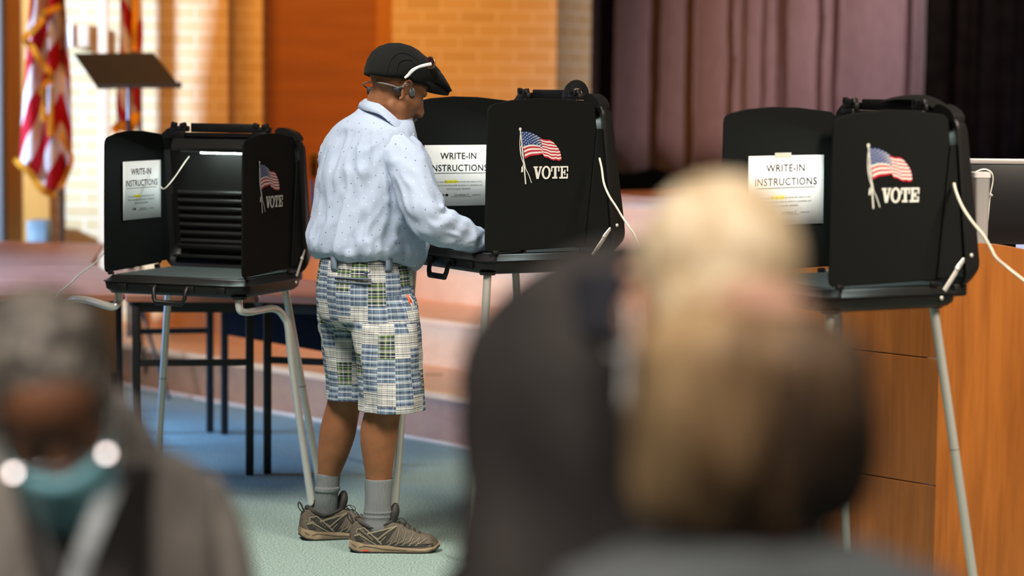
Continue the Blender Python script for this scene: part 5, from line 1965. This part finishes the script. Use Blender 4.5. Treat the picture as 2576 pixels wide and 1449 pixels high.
def build2(b):
    head_shapes(b, h2c, H2, 1.02)
    nk = V((b2.x, b2.y - .0, 1.03))
    limb(b, [(*h2((-.03, 0, .0)), .062), (*h2((-.045, 0, -.07)), .060), (*nk, .066)])
    limb(b, [(b2.x, b2.y, 1.0, .10), (b2.x, b2.y + .03, .75, .12), (b2.x, b2.y + .05, .55, .13)])
    for s in (-1, 1):
        sh_ = V((b2.x, b2.y, .985)) + R2 * (.175 * s)
        el = sh_ + R2 * (.05 * s) + V((0, 0, -.27)) + F2 * .06
        wr = el + F2 * .22 + V((0, 0, .03)) - R2 * (.07 * s)
        limb(b, [(*(sh_ - R2 * (.04 * s) + V((0, 0, -.02))), .045), (*el, .038), (*wr, .028)])
        hand(b, wr, F2, (0, 0, -1), s, 1.0, .5)


lg2 = []
for s in (-1, 1):
    hp_ = V((b2.x, b2.y + .05, .52)) + R2 * (.1 * s)
    kn = hp_ + F2 * .42 + R2 * (.04 * s) + V((0, 0, .0))
    an = V((kn.x, kn.y, .09)) - F2 * .03
    lg2.append([(*hp_, .085), (*kn, .06), (*(kn + V((0, 0, -.18))), .055), (*an, .04)])
    lg2.append([(*(an - F2 * .03 + V((0, 0, -.05))), .038), (*(an + F2 * .16 + V((0, 0, -.062))), .027)])
p2 = figure('person', 'seated man with grey hair, glasses, teal face mask and grey jacket with a lanyard', b2, lg2, M_SK2, build2)
ob2 = lambda nm, b, m_, par=p2, **k: obj(nm, b, m_, par, world=True, **k)
M_HAIR2 = hairmat('grizzled_hair', [(.36, (.03, .025, .02)), (.52, (.08, .068, .055)), (.68, (.19, .165, .135))], 30, (1, 1, 1))
hb = MB()
hb.ball(h2((-.032, 0, .070)), (.112, .094, .100), 32, H2)
hb.ball(h2((-.055, 0, .0)), (.075, .084, .072), 26, H2)
for y in (-1, 1):
    hb.ball(h2((.012, y * .058, .045)), (.05, .03, .055), 18, H2)
hr = fused(hb, .0075, 2)
for i, p in enumerate(hr.v):
    dd = (p - h2((-.03, 0, .04))).normalized()
    hr.v[i] = p + dd * (.009 * noise.noise(p * 55) + .006 * noise.noise(p * 120))
ob2('hair', hr, M_HAIR2, smooth=80)
M_MASK = mat('teal_mask', (0.17, 0.38, 0.43), .85, var=.1, vscale=20)
rr = []
for k in range(9):
    z = -.004 - .132 * k / 8
    row = []
    for i in range(25):
        a = R(-82 + 164 * i / 24)
        bulge = 1.0 + .14 * math.sin(math.pi * k / 8)
        x = .036 + (.090 * bulge - .012 * max(0, (k - 5) / 3) ** 2) * max(0, math.cos(a)) ** .8 + (.012 if k < 2 else 0) * math.cos(a) ** 8
        row.append(h2((x, .074 * math.sin(a) * (1 - .12 * k / 8), z + .012 * math.cos(a) * (1 if k == 0 else 0) + .003 * math.sin(k * 2.2))))
    rr.append(row)
mk_ = ob2('face_mask', MB().loft(rr, False, False, closed=False), M_MASK, smooth=70)
mk_.modifiers.new('t', 'SOLIDIFY').thickness = .002
for y in (-1, 1):
    ob2('ear_loop', MB().tube([h2((.04, y * .072, -.012)), h2((.012, y * .085, .02)), h2((-.016, y * .092, .018)), h2((-.014, y * .09, -.03)), h2((.035, y * .068, -.10))], .0016, 6, smooth=4), M_EW, smooth=60)
M_GLS = mat('steel_frame', (.75, .72, .72), .12, 1.0)
gl = thing('eyeglasses', 'metal rimmed glasses of the seated man in the teal mask', 'glasses', h2c)
og = lambda nm, b, m_, **k: obj(nm, b, m_, gl, world=True, **k)
for y in (-1, 1):
    c = V((.114, y * .034, -.004))
    n = 24
    rim = [h2((c.x - .012 * abs(math.cos(a)) * (1 if y * math.cos(a) > 0 else 0), c.y + .026 * math.cos(a), c.z + .019 * math.sin(a))) for a in [2 * math.pi * i / n for i in range(n)]]
    og('rim', MB().tube(rim + [rim[0]], .0014, 6), M_GLS, smooth=60)
    og('temple', MB().tube([h2((.102, y * .062, .004)), h2((.05, y * .083, .008)), h2((-.005, y * .087, .014)), h2((-.025, y * .085, -.01))], .0018, 6, smooth=4), M_GLS, smooth=60)
    hp_ = h2((.106, y * .063, .006))
    hn_ = ((CO - hp_).normalized() + (V((-1.5, 1.2, 4.0)) - hp_).normalized()).normalized()
    hx_ = hn_.cross(UP).normalized()
    og('hinge_glint', MB().box(hp_, (.009, .009, .003), Matrix((hx_, hn_.cross(hx_), hn_)).transposed()), mat('glint_mirror', (.085, .078, .08), .04, 1.0), smooth=0)  # oversized facet, tilted to mirror the fill light at the camera as a glint
og('bridge', MB().tube([h2((.112, -.009, .002)), h2((.118, 0, .007)), h2((.112, .009, .002))], .0016, 6, smooth=4), M_GLS, smooth=60)
M_JK2 = mat('grey_jacket', (0.15, 0.13, 0.112), .85, var=.22, vscale=9, bump=.3, bscale=90)
c2 = lambda z, dy=0.0: (b2.x + dy * F2.x, b2.y + dy * F2.y, z)
kk = [(*c2(1.085), .085, .085, .0), (*c2(1.078), .13, .10, .01), (*c2(1.064), .185, .115, .02), (*c2(1.03), .222, .125, .025), (*c2(.94), .238, .14, .0), (*c2(.85), .235, .15, .0), (*c2(.70), .225, .16, 0), (*c2(.55, -.03), .215, .165, 0), (*c2(.47, -.03), .20, .16, 0)]
jb = wavy(torso_rings(kk, R2, F2, 80, 2.0, .007), MB())
for s in (-1, 1):
    sh_ = V((b2.x, b2.y, .99)) + R2 * (.18 * s)
    el = sh_ + R2 * (.05 * s) + V((0, 0, -.27)) + F2 * .06
    wr = el + F2 * .20 + V((0, 0, .03)) - R2 * (.06 * s)
    jb.tube([sh_, sh_ + R2 * (.03 * s) + V((0, 0, -.09)), el, wr], [.06, .072, .066, .048], 24, smooth=6)
ob2('jacket', jb, M_JK2, smooth=70)
ringk = lambda r1, r2, z, fz: [V(c2(z)) + R2 * (r1 * math.cos(a)) + F2 * (r2 * math.sin(a)) + UP * (fz * -math.sin(a)) for a in [R(130 + 280 * i / 40) for i in range(41)]]
cl_ = MB().loft([ringk(.090, .084, 1.06, .03), ringk(.096, .093, 1.125, .035), ringk(.104, .101, 1.132, .035), ringk(.13, .118, 1.10, .03), ringk(.148, .13, 1.065, .03)], False, False, closed=False)
o = ob2('jacket_collar', cl_, mat('grey_jacket_collar', (0.175, 0.155, 0.135), .85, var=.3, vscale=14), smooth=60)
o.modifiers.new('t', 'SOLIDIFY').thickness = .006
# dark shirt front and the open lapels
n = 12
rr = []
for k in range(n + 1):
    z = 1.055 - .44 * k / n
    w = .105 * (1 - k / n * .6)
    rr.append([V(c2(z)) + R2 * (w * x) + F2 * (.112 + .052 * (1 - sstep(.85, 1.05, z)) + .022 - .014 * x * x) for x in (-1, -.5, 0, .5, 1)])
o = ob2('dark_shirt', MB().loft(rr, False, False, closed=False), mat('dark_shirt', (.014, .011, .010), .9), smooth=60)
o.modifiers.new('t', 'SOLIDIFY').thickness = .012
M_LAN = mat('lanyard_grey', (.21, .225, .23), .7, var=.45, vscale=45)
ly = thing('lanyard', 'pale grey lanyard round the neck of the seated man in the mask', 'lanyard', h2c)
for pts in ([(48, 1150, 3.40), (66, 1195, 3.32), (92, 1280, 3.285), (120, 1370, 3.265), (148, 1460, 3.25), (165, 1540, 3.24), (170, 1640, 3.235)], [(292, 1205, 3.42), (272, 1245, 3.335), (250, 1295, 3.285), (222, 1365, 3.262), (190, 1460, 3.25), (176, 1540, 3.24), (172, 1640, 3.235)]):
    P_ = [at(*q) for q in pts]
    obj('strap', MB().tube(P_, .0125, 8, flat=.14, smooth=4, ref=(0, 1, .2)), M_LAN, ly, 60, world=True)
obj('badge', MB().box(at(171, 1710, 3.23), (.06, .004, .09), bev=.002), M_PAPER, ly, 30, world=True)
M_TRO = mat('dark_trousers', (.02, .02, .024), .9)
tb = MB()
for s in (0, 2):
    q = lg2[s]
    tb.tube([p[:3] for p in q], [p[3] + .012 for p in q], 20, smooth=5)
tb.ball(c2(.53, -.02), (.17, .14, .09), 20)
ob2('trousers', tb, M_TRO, smooth=60)
st_ = thing('stacking_chair', 'dark chair under the seated man in the grey jacket', 'chair', (b2.x, b2.y, 0))
sb = MB().box((b2.x + F2.x * .08, b2.y + F2.y * .08, .425), (.44, .44, .03), Matrix.Rotation(math.atan2(R2.y, R2.x), 3, 'Z'), .01)
obj('seat', sb, M_BLK2, st_, 30, world=True)
bkp = V((b2.x, b2.y, .72)) - F2 * .26
obj('backrest', MB().box(bkp, (.42, .025, .26), Matrix.Rotation(math.atan2(R2.y, R2.x), 3, 'Z'), .01), M_BLK2, st_, 30, world=True)
for s in (-1, 1):
    for q in (-1, 1):
        tp = V((b2.x, b2.y, .42)) + F2 * (.08 + .19 * q) + R2 * (.19 * s)
        pts = [V((tp.x, tp.y, .0)), tp] + ([tp - F2 * .12 + V((0, 0, .43))] if q < 0 else [])
        obj('leg', MB().tube(pts, .011, 8), M_TUBE, st_, 60, world=True)

# ---------------------------------------------------------------- fair haired man bending forward, dark jacket
M_SK3 = skin('rosy_skin', (0.52, 0.26, 0.17), .5)
h3c = at(1788, 822, 2.90)
H3 = head_axes(R(104), R(26), .15)
h3 = lambda p: h3c + H3 @ (V(p) * 1.12)
F3, R3 = V((.47, .883, 0)), V((.883, -.47, 0))
b3 = V((at(1490, 1000, 3.16).x, 3.16, 0))


def build3(b):
    head_shapes(b, h3c, H3, 1.12)
    limb(b, [(*h3((-.03, 0, .0)), .062), (*h3((-.05, 0, -.07)), .062), (*at(1600, 770, 3.10), .058), (b3.x, b3.y, 1.2, .07)])
    limb(b, [(b3.x, b3.y, 1.12, .085), (b3.x, b3.y, .9, .10)])
    for s in (-1, 1):
        sh_ = V((b3.x, b3.y, 1.17)) + R3 * (.10 * s)
        el = sh_ + R3 * (.02 * s) + V((0, 0, -.22)) + F3 * .10
        wr = el + F3 * .22 + V((0, 0, .02)) - R3 * (.05 * s)
        limb(b, [(*sh_, .042), (*el, .038), (*wr, .028)])
        hand(b, wr, F3, (0, 0, -1), -s, 1.0, .5)


lg3 = []
for s in (-1, 1):
    hp_ = V((b3.x, b3.y - .06, .88)) + R3 * (.09 * s)
    an = V((hp_.x, hp_.y, .09)) + R3 * (.03 * s)
    lg3.append([(*hp_, .09), (hp_.x, hp_.y + .02, .5, .062), (*an, .042)])
    lg3.append([(*(an - F3 * .03 + V((0, 0, -.05))), .038), (*(an + F3 * .16 + V((0, 0, -.062))), .027)])
p3 = figure('person', 'fair grey haired man bending forward in a dark jacket, seen from behind', b3, lg3, M_SK3, build3)
ob3 = lambda nm, b, m_, par=p3, **k: obj(nm, b, m_, par, world=True, **k)
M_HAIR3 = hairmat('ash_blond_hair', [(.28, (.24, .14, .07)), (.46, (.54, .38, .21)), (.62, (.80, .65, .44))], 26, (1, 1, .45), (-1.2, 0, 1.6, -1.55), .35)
hb = MB()
hb.ball(h3((-.022, 0, .060)), (.126, .100, .112), 32, H3)
hb.ball(h3((-.05, 0, .0)), (.082, .086, .094), 26, H3)
hb.ball(h3((-.065, 0, -.04)), (.055, .068, .055), 22, H3)
hr = fused(hb, .0075, 2)
for i, p in enumerate(hr.v):
    dd = (p - h3((-.03, 0, .04))).normalized()
    hr.v[i] = p + dd * (.005 * noise.noise(V((p.x * 60, p.y * 60, p.z * 20))) + .003 * noise.noise(p * 90))
ob3('hair', hr, M_HAIR3, smooth=80)
M_JK3 = mat('dark_jacket', (0.021, 0.0165, 0.0145), .85, var=.25, vscale=8, bump=.3, bscale=90)
q3 = lambda u, v, a, b, sl=0: (*at(u, v, 3.16), a, b, sl)
kk = [q3(1560, 606, .03, .04), q3(1535, 632, .066, .075, .01), q3(1490, 690, .104, .10, .02), q3(1484, 780, .138, .12, .015), q3(1486, 890, .160, .135, .01), q3(1490, 1150, .172, .14), q3(1490, 1449, .187, .15),
      (b3.x, b3.y, .95, .20, .15, 0), (b3.x, b3.y, .84, .205, .155, 0)]
jb = wavy(torso_rings(kk, R3, F3, 80, 6.0, .007), MB())
for s in (-1, 1):
    sh_ = V((b3.x, b3.y, 1.24)) + R3 * (.115 * s)
    el = sh_ + R3 * (.02 * s) + V((0, 0, -.28)) + F3 * .10
    wr = el + F3 * .21 + V((0, 0, .02)) - R3 * (.03 * s)
    jb.tube([sh_, sh_ + R3 * (.012 * s) + V((0, 0, -.1)), el, wr], [.06, .066, .06, .044], 24, smooth=6)
ob3('jacket', jb, M_JK3, smooth=70)
# navy inner collar and pale shirt collar beside the neck
cn3 = at(1600, 745, 3.09)
kr = lambda r1, r2, dz, sl: [cn3 + R3 * (r1 * math.cos(a)) + F3 * (r2 * math.sin(a)) + UP * (dz + sl * -math.sin(a)) for a in [2 * math.pi * i / 40 for i in range(40)]]
o = ob3('jacket_collar', MB().loft([kr(.10, .095, -.06, .02), kr(.092, .088, .005, .03), kr(.086, .08, .008, .03), kr(.085, .08, -.04, .02)], False, False), mat('navy_collar', (.012, .013, .02), .85), smooth=60)
o = ob3('shirt_collar', MB().loft([kr(.076, .074, -.09, .02), kr(.072, .072, -.035, .03), kr(.068, .068, -.033, .03), kr(.068, .068, -.08, .02)], False, False), mat('pale_shirt', (.55, .53, .52), .8), smooth=60)
ml = [h3((.06, .074, -.03)), h3((.03, .088, -.005)), h3((-.012, .094, .012)), h3((-.016, .092, -.03)), h3((.04, .078, -.085))]
ob3('mask_loop', MB().tube(ml, .002, 6, smooth=4), M_EW, smooth=60)
rr = []
for k in range(7):
    z = .0 - .085 * k / 6
    rr.append([h3((.026 + .10 * max(0, math.cos(a)) ** .8, .084 * math.sin(a), z)) for a in [R(-84 + 168 * i / 20) for i in range(21)]])
mk_ = ob3('face_mask', MB().loft(rr, False, False, closed=False), mat('white_mask', (.66, .66, .66), .85), smooth=70)
mk_.modifiers.new('t', 'SOLIDIFY').thickness = .002
tb = MB()
for s in (0, 2):
    q = lg3[s]
    tb.tube([p[:3] for p in q], [p[3] + .014 for p in q], 20, smooth=5)
tb.ball((b3.x, b3.y - .06, .88), (.185, .15, .11), 20)
ob3('trousers', tb, mat('brown_trousers', (.05, .042, .035), .9), smooth=60)

# ---------------------------------------------------------------- woman with highlighted brown hair, grey top
M_SK4 = skin('fair_skin', (0.50, 0.27, 0.19), .5)
h4c = at(1905, 1045, 2.50)
H4 = head_axes(R(97), R(20), -.03)
h4 = lambda p: h4c + H4 @ (V(p) * .98)
F4, R4 = V((-.12, .993, 0)), V((.993, .12, 0))
b4 = V((.255, 2.47, 0))


def build4(b):
    head_shapes(b, h4c, H4, .98)
    limb(b, [(*h4((-.03, 0, .0)), .056), (*h4((-.045, 0, -.08)), .052), (b4.x, b4.y + .03, 1.09, .05), (b4.x, b4.y + .02, .98, .08)])
    limb(b, [(b4.x, b4.y, 1.0, .10), (b4.x, b4.y - .03, .8, .11), (b4.x, b4.y - .04, .6, .12)])
    for s in (-1, 1):
        sh_ = V((b4.x, b4.y, 1.02)) + R4 * (.15 * s)
        el = sh_ + R4 * (.04 * s) + V((0, 0, -.25)) + F4 * .06
        wr = el + F4 * .20 + V((0, 0, .02)) - R4 * (.05 * s)
        limb(b, [(*sh_, .048), (*el, .038), (*wr, .025)])
        hand(b, wr, F4, (0, 0, -1), -s, .92, .5)


lg4 = []
for s in (-1, 1):
    hp_ = V((b4.x, b4.y - .04, .56)) + R4 * (.09 * s)
    kn = hp_ + F4 * .40 + R4 * (.03 * s)
    an = V((kn.x, kn.y, .09))
    lg4.append([(*hp_, .085), (*kn, .056), (*(kn + V((0, 0, -.2))), .05), (*an, .036)])
    lg4.append([(*(an - F4 * .03 + V((0, 0, -.05))), .036), (*(an + F4 * .14 + V((0, 0, -.064))), .025)])
p4 = figure('person', 'woman with highlighted brown bobbed hair and grey top, seen from behind', b4, lg4, M_SK4, build4)
ob4 = lambda nm, b, m_, par=p4, **k: obj(nm, b, m_, par, world=True, **k)
M_HAIR4 = hairmat('highlighted_hair', [(.38, (.016, .010, .007)), (.48, (.075, .042, .023)), (.58, (.27, .16, .075)), (.72, (.52, .34, .17))], 11, (2.6, 2.6, .55), (-2.6, 0, .9, -.62), .52)
rings = []
NH = 110
for k, (v, u, a, b) in enumerate(cr_curve([(758, 1868, .02, .02), (766, 1872, .05, .05), (784, 1880, .076, .075), (826, 1896, .103, .10), (880, 1905, .119, .113), (980, 1907, .124, .118), (1080, 1903, .126, .118), (1170, 1897, .125, .112), (1240, 1890, .119, .10), (1290, 1884, .108, .088), (1325, 1882, .085, .06)], 6)):
    c = at(u, v, 2.475)
    ring = []
    for i in range(NH):
        t = 2 * math.pi * i / NH
        w = math.sin(t * 14 + v * .006 + 2 * noise.noise(V((t, v * .004, 1)))) * .0035 + .010 * noise.noise(V((math.cos(t) * 2.2, math.sin(t) * 2.2, v * .005)))
        front = 1 - .55 * max(0, math.sin(t)) ** 2 * sstep(880, 1100, v)
        ring.append(c + V((math.cos(t) * (a + w), math.sin(t) * (b + w) * front, 0)))
    rings.append(ring)
ob4('hair', MB().loft(rings, True, False), M_HAIR4, smooth=80)
M_TOP4 = mat('grey_top', (0.105, 0.115, 0.118), .9, var=.15, vscale=12, bump=.2, bscale=120)
q4 = lambda u, v, y, a, b, sl=0: (*at(u, v, y), a, b, sl)
kk = [q4(1895, 1345, 2.47, .064, .07, -.004), q4(1897, 1355, 2.47, .10, .085, .004), q4(1900, 1370, 2.47, .145, .10, .01), q4(1905, 1410, 2.47, .182, .11, .012), q4(1905, 1460, 2.47, .203, .12), q4(1905, 1560, 2.47, .21, .125),
      (b4.x, b4.y, .85, .20, .13, 0), (b4.x, b4.y - .03, .66, .185, .135, 0), (b4.x, b4.y - .04, .52, .195, .15, 0)]
jb = wavy(torso_rings(kk, R4, F4, 80, 9.0, .004), MB())
for s in (-1, 1):
    sh_ = V((b4.x, b4.y, 1.03)) + R4 * (.165 * s)
    el = sh_ + R4 * (.05 * s) + V((0, 0, -.25)) + F4 * .06
    wr = el + F4 * .18 + V((0, 0, .02)) - R4 * (.05 * s)
    jb.tube([sh_, sh_ + R4 * (.025 * s) + V((0, 0, -.08)), el, wr], [.05, .062, .055, .04], 24, smooth=6)
ob4('top', jb, M_TOP4, smooth=70)
tb = MB()
for s in (0, 2):
    q = lg4[s]
    tb.tube([p[:3] for p in q], [p[3] + .012 for p in q], 20, smooth=5)
tb.ball((b4.x, b4.y - .03, .57), (.18, .14, .09), 20)
ob4('trousers', tb, M_TRO, smooth=60)
st_ = thing('stacking_chair', 'dark chair under the woman with highlighted hair', 'chair', (b4.x, b4.y, 0))
obj('seat', MB().box((b4.x, b4.y + .08, .465), (.44, .44, .03), bev=.01), M_BLK2, st_, 30, world=True)
obj('backrest', MB().box((b4.x, b4.y - .26, .78), (.42, .025, .26), bev=.01), M_BLK2, st_, 30, world=True)
for s in (-1, 1):
    for q in (-1, 1):
        tp = V((b4.x + .19 * s, b4.y + .08 + .19 * q, .46))
        pts = [V((tp.x, tp.y, 0)), tp] + ([tp + V((0, -.12, .45))] if q < 0 else [])
        obj('leg', MB().tube(pts, .011, 8), M_TUBE, st_, 60, world=True)
